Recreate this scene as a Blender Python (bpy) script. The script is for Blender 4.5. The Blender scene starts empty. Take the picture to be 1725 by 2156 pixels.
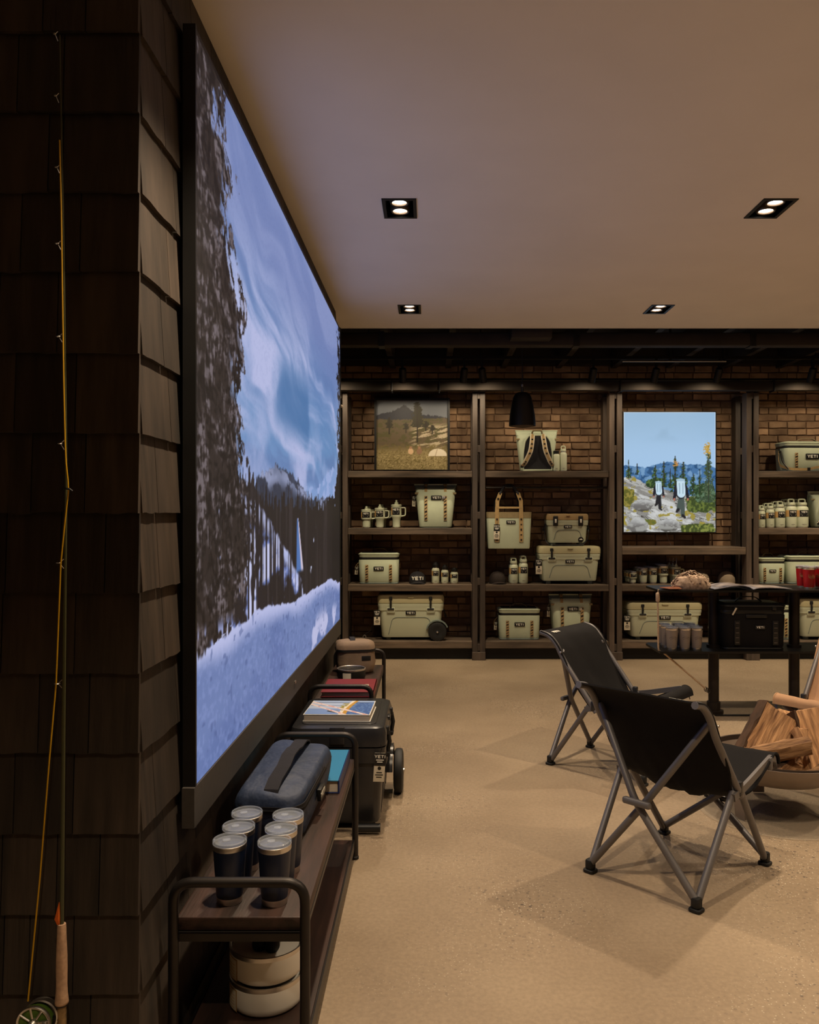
import bpy, math, random
import numpy as np
from mathutils import Vector, Matrix
random.seed(7)
SC = bpy.context.scene
COL = SC.collection
PI = math.pi
F = 1725.0            # focal length in pixels of the 1725-wide frame (24 mm lens upright)
EYE = 1.5             # camera height in metres

# ------------------------------------------------------------------ camera, world, exposure
cam = bpy.data.cameras.new('camera')
cam.sensor_fit = 'HORIZONTAL'; cam.sensor_width = 36.0; cam.lens = 36.0
cam.shift_x = -42.5 / F; cam.shift_y = 7.0 / F
cam.clip_start = 0.05; cam.clip_end = 60
camo = bpy.data.objects.new('camera', cam); COL.objects.link(camo)
camo.location = (0, 0, EYE); camo.rotation_euler = (PI / 2, 0, 0)
SC.camera = camo
wd = bpy.data.worlds.new('world'); SC.world = wd; wd.use_nodes = True
wd.node_tree.nodes['Background'].inputs[0].default_value = (0.010, 0.008, 0.006, 1)
wd.node_tree.nodes['Background'].inputs[1].default_value = 1.0
SC.view_settings.view_transform = 'Standard'; SC.view_settings.look = 'None'
SC.view_settings.exposure = 0.0; SC.view_settings.gamma = 1.0
SC.view_settings.use_curve_mapping = False
SC.cycles.use_denoising = True
SC.cycles.max_bounces = 8; SC.cycles.diffuse_bounces = 5; SC.cycles.sample_clamp_indirect = 4.0
SC.cycles.caustics_reflective = False; SC.cycles.caustics_refractive = False
DOWN_W, TRACK_W, ADDED_TRACK_W = 78.0, 15.0, 122.0          # watts of a downlight lamp of a track head, and of an added unseen head
WARM = (1.0, 0.79, 0.55); TRACKC = (1.0, 0.80, 0.54)
CEIL = 3.04

def lamp(name, kind, loc, aim, power, col, size=0.03, angle=80, blend=0.6, parent=None):
    l = bpy.data.lights.new(name, kind); l.energy = power; l.color = col
    if kind == 'SPOT':
        l.spot_size = math.radians(angle); l.spot_blend = blend; l.shadow_soft_size = size
    else:
        l.shadow_soft_size = size
    o = bpy.data.objects.new(name, l); COL.objects.link(o)
    o.location = loc
    o.rotation_euler = (Vector(aim) - Vector(loc)).to_track_quat('-Z', 'Y').to_euler()
    return o

# ------------------------------------------------------------------ helpers: materials
def s2l(c): return c / 12.92 if c <= 0.04045 else ((c + 0.055) / 1.055) ** 2.4
def rgb(h):
    h = h.lstrip('#'); return tuple(s2l(int(h[i:i + 2], 16) / 255) for i in (0, 2, 4))
def mul(c, k): return tuple(min(1, x * k) for x in c)
def nodes(m):
    m.use_nodes = True; nt = m.node_tree
    return nt, nt.nodes, nt.links, nt.nodes['Principled BSDF']
def mat(name, hx, rough=0.6, metal=0.0, var=0.0, scale=6.0, bump=0.0, stretch=(1, 1, 1), spec=0.5,
        rnd=None, hue2=None, alpha=1.0, trans=0.0, emit=0.0, coat=0.0, bscale=None, bdist=0.004, detail=4):
    m = bpy.data.materials.new(name); nt, N, L, b = nodes(m)
    c = rgb(hx); b.inputs['Base Color'].default_value = (*c, 1)
    b.inputs['Roughness'].default_value = rough; b.inputs['Metallic'].default_value = metal
    b.inputs['Specular IOR Level'].default_value = spec
    b.inputs['Alpha'].default_value = alpha; b.inputs['Transmission Weight'].default_value = trans
    b.inputs['Coat Weight'].default_value = coat
    if emit: b.inputs['Emission Color'].default_value = (*c, 1); b.inputs['Emission Strength'].default_value = emit
    if var or bump:
        tc = N.new('ShaderNodeTexCoord'); mp = N.new('ShaderNodeMapping')
        mp.inputs['Scale'].default_value = stretch; L.new(tc.outputs['Object'], mp.inputs[0])
        nz = N.new('ShaderNodeTexNoise'); nz.inputs['Scale'].default_value = scale; nz.inputs['Detail'].default_value = detail
        L.new(mp.outputs[0], nz.inputs['Vector'])
        if rnd:
            if rnd == 'obj':
                oi = N.new('ShaderNodeObjectInfo'); ro = oi.outputs['Random']
            else:
                oi = N.new('ShaderNodeNewGeometry'); ro = oi.outputs['Random Per Island']
            w = N.new('ShaderNodeMath'); w.operation = 'MULTIPLY'; w.inputs[1].default_value = 57.0; L.new(ro, w.inputs[0])
            nz.noise_dimensions = '4D'; L.new(w.outputs[0], nz.inputs['W'])
        if var:
            cr = N.new('ShaderNodeValToRGB'); e = cr.color_ramp.elements
            e[0].position = 0.3; e[1].position = 0.7
            e[0].color = (*mul(c, 1 - var), 1); e[1].color = (*(rgb(hue2) if hue2 else mul(c, 1 + var)), 1)
            L.new(nz.outputs['Fac'], cr.inputs[0]); out = cr.outputs[0]
            if rnd:
                hv = N.new('ShaderNodeHueSaturation'); mr = N.new('ShaderNodeMapRange')
                mr.inputs['To Min'].default_value = 0.62; mr.inputs['To Max'].default_value = 1.4
                L.new(ro, mr.inputs[0]); L.new(mr.outputs[0], hv.inputs['Value']); L.new(out, hv.inputs['Color']); out = hv.outputs[0]
            L.new(out, b.inputs['Base Color'])
        if bump:
            bp = N.new('ShaderNodeBump'); bp.inputs['Strength'].default_value = bump; bp.inputs['Distance'].default_value = bdist
            src = nz
            if bscale:
                src = N.new('ShaderNodeTexNoise'); src.inputs['Scale'].default_value = bscale; src.inputs['Detail'].default_value = 3
                L.new(mp.outputs[0], src.inputs['Vector'])
            L.new(src.outputs['Fac'], bp.inputs['Height']); L.new(bp.outputs[0], b.inputs['Normal'])
    return m
def print_mat(name, emit=0.0, rough=0.5):
    m = bpy.data.materials.new(name); nt, N, L, b = nodes(m)
    a = N.new('ShaderNodeAttribute'); a.attribute_name = 'Col'
    if emit:
        b.inputs['Base Color'].default_value = (0.01, 0.01, 0.01, 1)
        L.new(a.outputs['Color'], b.inputs['Emission Color']); b.inputs['Emission Strength'].default_value = emit
        b.inputs['Roughness'].default_value = 0.5; b.inputs['Specular IOR Level'].default_value = 0.15
    else:
        L.new(a.outputs['Color'], b.inputs['Base Color']); b.inputs['Roughness'].default_value = rough
    return m
M = {}
M['sage'] = mat('sage_plastic', '#c6ccb2', 0.5, var=0.03, scale=3)
M['sagefab'] = mat('sage_fabric', '#bec8ae', 0.75, var=0.05, scale=9, bump=0.2, bscale=400)
M['sagedark'] = mat('sage_grey_fabric', '#6f7a74', 0.75, var=0.08, scale=9, bump=0.2, bscale=300)
M['sandlid'] = mat('olive_sand_plastic', '#b3ab86', 0.5, var=0.03)
M['tanlid'] = mat('tan_plastic', '#a58a60', 0.5, var=0.03)
M['tan'] = mat('tan_webbing', '#a98d5f', 0.8, var=0.12, scale=60)
M['tanmat'] = mat('tan_trim', '#8a7a58', 0.8, var=0.1, scale=40)
M['black'] = mat('black_plastic', '#141414', 0.45)
M['blackfab'] = mat('black_fabric', '#17151a', 0.85, var=0.2, scale=30, bump=0.2, bscale=300)
M['rubber'] = mat('black_rubber', '#0d0d0d', 0.6)
M['white'] = mat('white_lettering', '#e9e6da', 0.6)
M['cream'] = mat('cream_card', '#dcd3bd', 0.7, var=0.04, scale=30)
M['kraft'] = mat('kraft_card', '#c29a62', 0.7, var=0.05, scale=30)
M['steel'] = mat('brushed_steel', '#dcd6ce', 0.36, 1.0, var=0.06, scale=10, stretch=(1, 1, 12))
M['darkmetal'] = mat('dark_steel_tube', '#3a3634', 0.42, 0.75, var=0.15, scale=9)
M['blackmetal'] = mat('black_painted_steel', '#171412', 0.5, 0.3, var=0.15, scale=6)
M['ironpipe'] = mat('brown_black_pipe', '#2b2421', 0.45, 0.5, var=0.2, scale=8)
M['greymetal'] = mat('grey_coated_tube', '#6d6a6b', 0.42, 0.35, var=0.06, scale=14)
M['charfab'] = mat('charcoal_fabric', '#110f10', 0.85, spec=0.25, var=0.18, scale=7, bump=0.25, bscale=350)
M['charplastic'] = mat('charcoal_plastic', '#2b2b2d', 0.27, var=0.06, scale=5, bump=0.08, bscale=220)
M['tanfab'] = mat('tan_chair_fabric', '#a98362', 0.8, var=0.08, scale=7, bump=0.25, bscale=300)
M['bagtan'] = mat('tan_bag_fabric', '#8c7660', 0.75, var=0.1, scale=10, bump=0.3, bscale=30, bdist=0.01)
M['navyfab'] = mat('navy_bag_fabric', '#2c3850', 0.6, var=0.15, scale=9, bump=0.6, bscale=14, bdist=0.02)
M['navy'] = mat('navy_powder_coat', '#16233f', 0.42, var=0.06, scale=40, bump=0.06, bscale=500)
M['sandcoat'] = mat('sand_powder_coat', '#8d8178', 0.5, var=0.04)
M['red'] = mat('red_powder_coat', '#a80d16', 0.42, var=0.04)
M['whitecoat'] = mat('white_powder_coat', '#f0ece2', 0.45, var=0.02)
M['glass'] = mat('clear_lid_plastic', '#dfe8f4', 0.06, alpha=0.22, spec=1.0, coat=1.0)
M['pad'] = mat('clear_floor_pad', '#b9ae9c', 0.15, alpha=0.16, spec=0.7)
M['wood'] = mat('dark_shelf_wood', '#4f4439', 0.6, var=0.4, scale=5, stretch=(0.7, 6, 6), bump=0.2, bscale=24, rnd='obj', hue2='#6b5a4a', detail=7)
M['woodv'] = mat('dark_post_wood', '#4d4138', 0.6, var=0.35, scale=5, stretch=(6, 6, 0.7), bump=0.2, bscale=24, rnd='obj', detail=7)
M['benchwood'] = mat('bench_board_wood', '#32261f', 0.5, var=0.45, scale=4, stretch=(7, 0.7, 7), bump=0.15, bscale=20, hue2='#4a332b', detail=7)
M['shingle'] = mat('stained_shingle_wood', '#362e26', 0.72, var=0.42, scale=5, stretch=(0.9, 5, 0.7), bump=0.3, bscale=14, rnd='obj', hue2='#443930', detail=8)
M['wallcore'] = mat('dark_wall_core', '#0d0b09', 0.9)
M['mortar'] = mat('mortar', '#7b624a', 0.95, var=0.25, scale=8, bump=0.5, bscale=60)
M['brick'] = mat('brick_face', '#85644a', 0.92, var=0.4, scale=5, bump=0.5, bscale=50, rnd='obj', hue2='#b09070')
M['brickj'] = mat('brick_face_joined', '#85644a', 0.92, var=0.4, scale=5, bump=0.5, bscale=50, rnd='isl', hue2='#b09070')
M['plaster'] = mat('ceiling_plaster', '#f2ebe2', 0.9, var=0.03, scale=2)
M['darkceil'] = mat('dark_ceiling_paint', '#15120f', 0.9)
M['joist'] = mat('dark_joist', '#2a2119', 0.8, var=0.3, scale=5)
M['conduit'] = mat('grey_conduit', '#8c8884', 0.4, 0.7)
M['brownwall'] = mat('brown_wall_paint', '#4a3d31', 0.9, var=0.1, scale=2)
M['bezel'] = mat('dark_bezel', '#4b4641', 0.6, var=0.08, scale=60)
M['cork'] = mat('cork', '#c29d7e', 0.8, var=0.18, scale=70, bump=0.3)
M['seatcork'] = mat('burl_reel_seat', '#93754d', 0.5, var=0.45, scale=70)
M['yellow'] = mat('yellow_line', '#d7a400', 0.5)
M['blank'] = mat('olive_rod_blank', '#4a4a30', 0.3)
M['orange'] = mat('orange_feather', '#e06a1a', 0.8)
M['reelgreen'] = mat('green_backing', '#5a7a2a', 0.6, var=0.2, scale=120)
M['bark'] = mat('firewood_bark', '#46301f', 0.9, var=0.5, scale=22, bump=0.8, stretch=(1, 1, 0.3), bdist=0.01)
M['logwood'] = mat('split_firewood', '#8f5f3a', 0.8, var=0.6, scale=13, bump=0.8, bscale=22, stretch=(4, 4, 0.4), hue2='#c4976a', bdist=0.006, rnd='obj')
M['pit'] = mat('fire_pit_steel', '#8a7c70', 0.5, 0.45, var=0.1, scale=5)
M['pitdark'] = mat('fire_pit_dark_steel', '#3b312b', 0.55, 0.4, var=0.1)
M['leather'] = mat('brown_leather', '#7e4a2d', 0.6, var=0.2, scale=20)
M['hatloops'] = mat('tan_camouflage_strips', '#8a6b52', 0.85, var=0.5, scale=30, hue2='#d2b8a0', rnd='isl')
M['capgrey'] = mat('grey_cap_cloth', '#8d7c68', 0.85, var=0.1, scale=30)
M['capbrown'] = mat('brown_cap_cloth', '#2b211c', 0.85, var=0.15, scale=30)
M['rope'] = mat('pale_rope', '#c2a88c', 0.8, var=0.2, scale=90)
M['redbook'] = mat('dark_red_cover', '#7a1f28', 0.45, var=0.05)
M['pages'] = mat('book_pages', '#cbbfae', 0.8, var=0.12, scale=4, stretch=(1, 1, 60))
M['teal'] = mat('teal_cover', '#2f7fa8', 0.45)
M['navybook'] = mat('navy_spine', '#1d2c5c', 0.45)
M['lens'] = mat('lit_lamp', '#fff4e6', 0.5, emit=9.0)
M['lampbody'] = mat('lamp_ring', '#6b5a48', 0.35, 0.6)
M['emblem'] = mat('bronze_emblem', '#a0694a', 0.5, 0.3)
M['etch'] = mat('etched_grey', '#6f655e', 0.5)
M['copperpin'] = mat('pale_switch', '#d8c7ad', 0.5)

def concrete():
    m = bpy.data.materials.new('polished_concrete'); nt, N, L, b = nodes(m)
    tc = N.new('ShaderNodeTexCoord')
    def noise(s, d=4):
        n = N.new('ShaderNodeTexNoise'); n.inputs['Scale'].default_value = s; n.inputs['Detail'].default_value = d
        L.new(tc.outputs['Object'], n.inputs['Vector']); return n
    def ramp(src, p0, c0, p1, c1):
        r = N.new('ShaderNodeValToRGB'); e = r.color_ramp.elements
        e[0].position = p0; e[0].color = (*c0, 1); e[1].position = p1; e[1].color = (*c1, 1); L.new(src, r.inputs[0]); return r
    def mix(f, a, c):
        x = N.new('ShaderNodeMix'); x.data_type = 'RGBA'; L.new(f, x.inputs[0]); L.new(a, x.inputs[6])
        if isinstance(c, tuple): x.inputs[7].default_value = (*c, 1)
        else: L.new(c, x.inputs[7])
        return x.outputs[2]
    base = ramp(noise(1.1, 6).outputs['Fac'], 0.3, rgb('#86745f'), 0.72, rgb('#a39078'))
    fine = ramp(noise(60, 5).outputs['Fac'], 0.35, (0.72, 0.72, 0.72), 0.65, (1, 1, 1))
    mm = N.new('ShaderNodeMix'); mm.data_type = 'RGBA'; mm.blend_type = 'MULTIPLY'; mm.inputs[0].default_value = 0.6
    L.new(base.outputs[0], mm.inputs[6]); L.new(fine.outputs[0], mm.inputs[7]); out = mm.outputs[2]
    # aggregate: dark and pale stones that show where the top coat is ground away
    patch = ramp(noise(0.9, 3).outputs['Fac'], 0.46, (0.06, 0.06, 0.06), 0.66, (1, 1, 1))
    for sc, thr, cc in ((55, 0.20, '#5a5148'), (95, 0.20, '#d2c6b0'), (30, 0.16, '#5c5048')):
        v = N.new('ShaderNodeTexVoronoi'); v.inputs['Scale'].default_value = sc; L.new(tc.outputs['Object'], v.inputs['Vector'])
        r = ramp(v.outputs['Distance'], thr, (1, 1, 1), thr + 0.05, (0, 0, 0))
        sel = N.new('ShaderNodeMath'); sel.operation = 'GREATER_THAN'; sel.inputs[1].default_value = 0.5
        sp = N.new('ShaderNodeSeparateColor'); L.new(v.outputs['Color'], sp.inputs[0]); L.new(sp.outputs[0], sel.inputs[0])
        q = N.new('ShaderNodeMath'); q.operation = 'MULTIPLY'; L.new(r.outputs[0], q.inputs[0]); L.new(sel.outputs[0], q.inputs[1])
        q2 = N.new('ShaderNodeMath'); q2.operation = 'MULTIPLY'; L.new(q.outputs[0], q2.inputs[0]); L.new(patch.outputs[0], q2.inputs[1])
        out = mix(q2.outputs[0], out, rgb(cc))
    L.new(out, b.inputs['Base Color'])
    rr = N.new('ShaderNodeMapRange'); rr.inputs['To Min'].default_value = 0.36; rr.inputs['To Max'].default_value = 0.6
    L.new(noise(3, 5).outputs['Fac'], rr.inputs[0]); L.new(rr.outputs[0], b.inputs['Roughness'])
    b.inputs['Specular IOR Level'].default_value = 0.4
    bp = N.new('ShaderNodeBump'); bp.inputs['Strength'].default_value = 0.08; bp.inputs['Distance'].default_value = 0.003
    L.new(noise(30, 4).outputs['Fac'], bp.inputs['Height']); L.new(bp.outputs[0], b.inputs['Normal'])
    return m
M['concrete'] = concrete()

# ------------------------------------------------------------------ helpers: meshes
def px(x, d): return (x - 905.0) * d / F          # metres sideways of a point at depth d
def pz(y, d): return EYE - (y - 1085.0) * d / F   # metres above the floor of a point at depth d

def fillet(path, rad, n=5):
    P = [Vector(p) for p in path]; out = [P[0]]
    for i in range(1, len(P) - 1):
        a, b, c = P[i - 1], P[i], P[i + 1]
        u, v = (a - b), (c - b); r = min(rad, u.length * .48, v.length * .48)
        p, q = b + u.normalized() * r, b + v.normalized() * r
        for k in range(n + 1):
            t = k / n; out.append((1 - t) ** 2 * p + 2 * t * (1 - t) * b + t * t * q)
    out.append(P[-1]); return out
def rring(w, d, r, k):
    r = max(1e-4, min(r, w * .499, d * .499)); pts = []
    for ci, (sx, sy) in enumerate(((1, 1), (-1, 1), (-1, -1), (1, -1))):
        cx, cy = sx * (w / 2 - r), sy * (d / 2 - r)
        for j in range(k + 1):
            a = ci * PI / 2 + j * PI / 2 / k
            pts.append((cx + r * math.cos(a), cy + r * math.sin(a)))
    return pts
class MB:
    def __init__(s): s.v = []; s.f = []
    def add(s, vs, fs, T=None):
        o = len(s.v)
        s.v += [tuple(T @ Vector(p)) for p in vs] if T is not None else [tuple(p) for p in vs]
        s.f += [tuple(i + o for i in f) for f in fs]; return s
    def box(s, c, size, T=None):
        x, y, z = c; a, b, h = (q / 2 for q in size)
        vs = [(x + i * a, y + j * b, z + k * h) for k in (-1, 1) for j in (-1, 1) for i in (-1, 1)]
        return s.add(vs, [(0, 2, 3, 1), (4, 5, 7, 6), (0, 1, 5, 4), (2, 6, 7, 3), (0, 4, 6, 2), (1, 3, 7, 5)], T)
    def loft(s, levels, k=3, T=None):
        vs = []; n = 4 * (k + 1)
        for lv in levels:
            z, w, d, r = lv[:4]; ox = lv[4] if len(lv) > 4 else 0; oy = lv[5] if len(lv) > 5 else 0
            vs += [(x + ox, y + oy, z) for x, y in rring(w, d, r, k)]
        fs = [tuple(range(n - 1, -1, -1)), tuple(range((len(levels) - 1) * n, len(levels) * n))]
        for i in range(len(levels) - 1):
            for j in range(n):
                a, b = i * n + j, i * n + (j + 1) % n; fs.append((a, b, b + n, a + n))
        return s.add(vs, fs, T)
    def rblock(s, w, d, z0, z1, r=.02, e=.01, wb=1.0, db=1.0, k=3, c=(0, 0), T=None):
        """rounded block, its bottom scaled by wb, db"""
        L = []; e = min(e, (z1 - z0) * .48)
        for t, g in ((0, 1), (.3, .3), (1, 0)):
            z = z0 + e * t; L.append((z, w * wb - 2 * e * g, d * db - 2 * e * g, max(r - e * g * .6, .001), *c))
        for t, g in ((1, 0), (.3, .3), (0, 1)):
            z = z1 - e * t; L.append((z, w - 2 * e * g, d - 2 * e * g, max(r - e * g * .6, .001), *c))
        return s.loft(L, k, T)
    def tube(s, path, r, n=8, T=None, closed=False):
        P = [Vector(p) for p in path]; m = len(P)
        R = r if isinstance(r, (list, tuple)) else [r] * m
        tan = []
        for i in range(m):
            a = P[(i - 1) % m] if closed or i > 0 else P[i]; b = P[(i + 1) % m] if closed or i < m - 1 else P[i]
            tan.append((b - a).normalized())
        u = tan[0].orthogonal().normalized(); vs = []
        for i in range(m):
            u = (u - tan[i] * u.dot(tan[i])).normalized(); w = tan[i].cross(u)
            for j in range(n):
                a = 2 * PI * j / n; vs.append(P[i] + (u * math.cos(a) + w * math.sin(a)) * R[i])
        fs = []
        for i in range(m if closed else m - 1):
            for j in range(n):
                a, b = i * n + j, i * n + (j + 1) % n; c = (i + 1) % m * n
                fs.append((a, b, c + (j + 1) % n, c + j))
        if not closed: fs += [tuple(range(n - 1, -1, -1)), tuple(range((m - 1) * n, m * n))]
        return s.add(vs, fs, T)
    def strap(s, path, w, t, side, T=None):
        """flat band of width w along unit vector side, following path"""
        P = [Vector(p) for p in path]; sd = Vector(side).normalized(); vs = []; m = len(P)
        for i in range(m):
            tg = (P[min(i + 1, m - 1)] - P[max(i - 1, 0)]).normalized(); nn = tg.cross(sd).normalized()
            for a, b in ((-1, -1), (1, -1), (1, 1), (-1, 1)): vs.append(P[i] + sd * a * w / 2 + nn * b * t / 2)
        fs = [(3, 2, 1, 0), tuple(range(4 * m - 4, 4 * m))]
        for i in range(m - 1):
            for j in range(4): a, b = 4 * i + j, 4 * i + (j + 1) % 4; fs.append((a, b, b + 4, a + 4))
        return s.add(vs, fs, T)
    def lathe(s, prof, n=24, T=None, a0=0.0, a1=2 * PI, cap=True):
        full = abs(a1 - a0 - 2 * PI) < 1e-6; m = n if full else n + 1; vs = []
        for r, z in prof:
            for j in range(m):
                a = a0 + (a1 - a0) * j / n; vs.append((r * math.cos(a), r * math.sin(a), z))
        fs = []
        for i in range(len(prof) - 1):
            for j in range(n):
                a, b = i * m + j, i * m + (j + 1) % m; fs.append((a, b, b + m, a + m))
        if full and cap:
            if prof[0][0] > 1e-5: fs.append(tuple(range(m - 1, -1, -1)))
            if prof[-1][0] > 1e-5: fs.append(tuple(range((len(prof) - 1) * m, len(prof) * m)))
        return s.add(vs, fs, T)
    def sheet(s, grid, t, T=None):
        """grid[i][j] of points thickened by t along its normals"""
        G = np.array(grid, float); du = np.gradient(G, axis=0); dv = np.gradient(G, axis=1)
        nn = np.cross(du, dv); nn /= np.maximum(np.linalg.norm(nn, axis=2, keepdims=True), 1e-9)
        A = (G + nn * t / 2).reshape(-1, 3); B = (G - nn * t / 2).reshape(-1, 3); ni, nj = G.shape[:2]; q = ni * nj; fs = []
        for i in range(ni - 1):
            for j in range(nj - 1):
                a, b, c, d = i * nj + j, (i + 1) * nj + j, (i + 1) * nj + j + 1, i * nj + j + 1
                fs += [(a, b, c, d), (d + q, c + q, b + q, a + q)]
        for i in range(ni - 1):
            a, b = i * nj, (i + 1) * nj; fs.append((a, a + q, b + q, b)); a += nj - 1; b += nj - 1; fs.append((b, b + q, a + q, a))
        for j in range(nj - 1):
            a, b = j, j + 1; fs.append((b, b + q, a + q, a)); a += (ni - 1) * nj; b += (ni - 1) * nj; fs.append((a, a + q, b + q, b))
        return s.add([tuple(p) for p in A] + [tuple(p) for p in B], fs, T)
    def prism(s, poly, y0, y1, T=None):
        n = len(poly); vs = [(x, y0, z) for x, z in poly] + [(x, y1, z) for x, z in poly]
        fs = [tuple(range(n)), tuple(range(2 * n - 1, n - 1, -1))] + [(i, i + n, (i + 1) % n + n, (i + 1) % n) for i in range(n)]
        return s.add(vs, fs, T)
    def bend(s, R):
        """wrap what was drawn on the plane y=0 (facing -y) round a standing cylinder of radius R"""
        s.v = [((R - y) * math.sin(x / R), -(R - y) * math.cos(x / R), z) for x, y, z in s.v]; return s
    def mesh(s, name, m, smooth=38):
        me = bpy.data.meshes.new(name); me.from_pydata(s.v, [], s.f); me.materials.append(M[m] if isinstance(m, str) else m)
        if smooth:
            me.polygons.foreach_set('use_smooth', [True] * len(me.polygons)); me.set_sharp_from_angle(angle=math.radians(smooth))
        me.update(); return me
    def build(s, name, m, parent=None, loc=None, rot=None, smooth=38):
        return inst(name, s.mesh(name, m, smooth), parent, loc, rot)
def inst(name, me, parent=None, loc=None, rot=None, scale=None):
    o = bpy.data.objects.new(name, me); COL.objects.link(o)
    if parent: o.parent = parent
    if loc: o.location = loc
    if rot: o.rotation_euler = rot
    if scale: o.scale = scale
    return o
def tag(o, label, cat, group=None):
    o['label'] = label; o['category'] = cat
    if group: o['group'] = group
    return o
def thing(name, label, cat, loc=(0, 0, 0), rotz=0.0, group=None):
    o = bpy.data.objects.new(name, None); COL.objects.link(o); o.empty_display_size = .05
    o.location = loc; o.rotation_euler = (0, 0, rotz); return tag(o, label, cat, group)
def struct(o): o['kind'] = 'structure'; return o
def dup(root, loc, rotz=None, label=None, group=None):
    def cp(o, par):
        c = o.copy(); COL.objects.link(c)
        if par: c.parent = par
        for ch in list(o.children): cp(ch, c)
        return c
    r = cp(root, None); r.location = loc
    if rotz is not None: r.rotation_euler = (0, 0, rotz)
    if label: r['label'] = label
    if group: r['group'] = group
    return r
def Rz(a): return Matrix.Rotation(a, 4, 'Z')
def Rx(a): return Matrix.Rotation(a, 4, 'X')
def Ry(a): return Matrix.Rotation(a, 4, 'Y')
def Tr(*p): return Matrix.Translation(Vector(p))

# block letters as bars on the plane y = 0, facing -y
GL = {'Y': [(0, 1, .5, .45), (1, 1, .5, .45), (.5, .5, .5, 0)], 'E': [(.1, 0, .1, 1), (.1, .92, 1, .92), (.1, .5, .85, .5), (.1, .08, 1, .08)],
      'T': [(0, .9, 1, .9), (.5, .9, .5, 0)], 'I': [(.5, 0, .5, 1)], 'S': [(1, .9, .1, .9), (.1, .9, .1, .5), (.1, .5, .9, .5), (.9, .5, .9, .1), (.9, .1, 0, .1)],
      'M': [(0, 0, .05, 1), (.05, 1, .5, .3), (.5, .3, .95, 1), (.95, 1, 1, 0)], 'O': [(.1, .1, .1, .9), (.1, .9, .9, .9), (.9, .9, .9, .1), (.9, .1, .1, .1)],
      'K': [(.1, 0, .1, 1), (.1, .45, .9, 1), (.3, .55, 1, 0)]}
def letters(mb, text, h, c=(0, 0), depth=.002, st=.24, asp=.85, gap=.28, y=0.0, flip=False):
    ws = [(.30 if ch == 'I' else asp) for ch in text]; W = (sum(ws) + gap * (len(text) - 1)) * h; x = -W / 2
    for ch, w in zip(text, ws):
        for a in GL[ch]:
            p = Vector((x + (a[0] if ch != 'I' else .5) * w * h, 0, (a[1] - .5) * h)); q = Vector((x + (a[2] if ch != 'I' else .5) * w * h, 0, (a[3] - .5) * h))
            d = q - p; n = Vector((-d.z, 0, d.x)).normalized() * st * h / 2
            poly = [p + n, p - n, q - n, q + n]
            if flip: poly = [Vector((-v.x, 0, -v.z)) for v in poly]
            mb.prism([(v.x + c[0], v.z + c[1]) for v in poly], y - depth, y)
        x += (w + gap) * h
    return mb
_badge = {}
def badge(parent, w, loc, rot=None, name='badge', plate='black', T=None):
    """dark rounded plate with raised pale letters, facing -y"""
    k = round(w, 3), plate
    if k not in _badge:
        a = MB(); a.rblock(w, w * .40, 0, .004, w * .05, .001, k=2, T=Rx(PI / 2)); b = MB(); letters(b, 'YETI', w * .20, y=-.004)
        _badge[k] = a.mesh('badge', plate), b.mesh('lettering', 'white', 0)
    p = inst(name, _badge[k][0], parent, loc, rot); inst('lettering', _badge[k][1], p); return p
_tags = {}
def hangtag(parent, loc, rot=(0, 0, 0), w=.05, h=.10, string=True):
    k = w, h
    if k not in _tags:
        a = MB().rblock(w, .003, -h, 0, .001, .001, k=1)
        b = MB().box((0, -.0025, -h * .22), (w, .002, h * .44)); letters(c := MB(), 'YETI', h * .10, c=(0, -h * .12), y=-.004, depth=.001)
        for q, ww in ((.24, .7), (.31, .5)): c.box((0, -.004, -h * q), (w * ww, .001, h * .035))
        d = MB()
        for q, ww in ((.68, .5), (.76, .7), (.84, .5)): d.box((0, -.0022, -h * q), (w * ww, .0012, h * .03))
        d.lathe([(w * .16, -.0008), (w * .16, .0008)], 14, T=Tr(0, -.0022, -h * .53) @ Rx(PI / 2))
        st = MB().tube([(0, 0, -.002), (w * .1, -.002, h * .14), (0, .004, h * .3)], .0012, 5)
        _tags[k] = a.mesh('tag', 'cream'), b.mesh('tag_header', 'black'), c.mesh('tag_lettering', 'white', 0), d.mesh('tag_print', 'black', 0), st.mesh('tag_string', 'black')
    t = inst('hang_tag', _tags[k][0], parent, loc, rot)
    for i, n in enumerate(('tag_header', 'tag_lettering', 'tag_print', 'tag_string')):
        if i < 3 or string: inst(n, _tags[k][i + 1], t)
    return t

# numpy noise for printed pictures
def vn(x, y, seed=0):
    xi = np.floor(x).astype(np.int64); yi = np.floor(y).astype(np.int64); fx = x - xi; fy = y - yi
    fx = fx * fx * (3 - 2 * fx); fy = fy * fy * (3 - 2 * fy)
    def h(a, b):
        n = (a * 73856093 ^ b * 19349663 ^ seed * 83492791) & 0xffffffff
        for k in (0x7feb352d, 0x846ca68b): n = ((n ^ (n >> 16)) * k) & 0xffffffff
        return ((n ^ (n >> 15)) & 0xffff) / 65535.0
    return (h(xi, yi) * (1 - fx) + h(xi + 1, yi) * fx) * (1 - fy) + (h(xi, yi + 1) * (1 - fx) + h(xi + 1, yi + 1) * fx) * fy
def fbm(x, y, o=4, seed=0):
    s = 0; a = .5; t = 0
    for i in range(o): s = s + a * vn(x * 2 ** i, y * 2 ** i, seed + i); t += a; a *= .5
    return s / t
def lay(img, m, col): m = np.clip(m, 0, 1)[..., None]; img[:] = img * (1 - m) + np.array(col, float) * m
def layc(img, m, colimg): m = np.clip(m, 0, 1)[..., None]; img[:] = img * (1 - m) + colimg * m
def ss(x, a, b): t = np.clip((x - a) / (b - a), 0, 1); return t * t * (3 - 2 * t)
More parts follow.
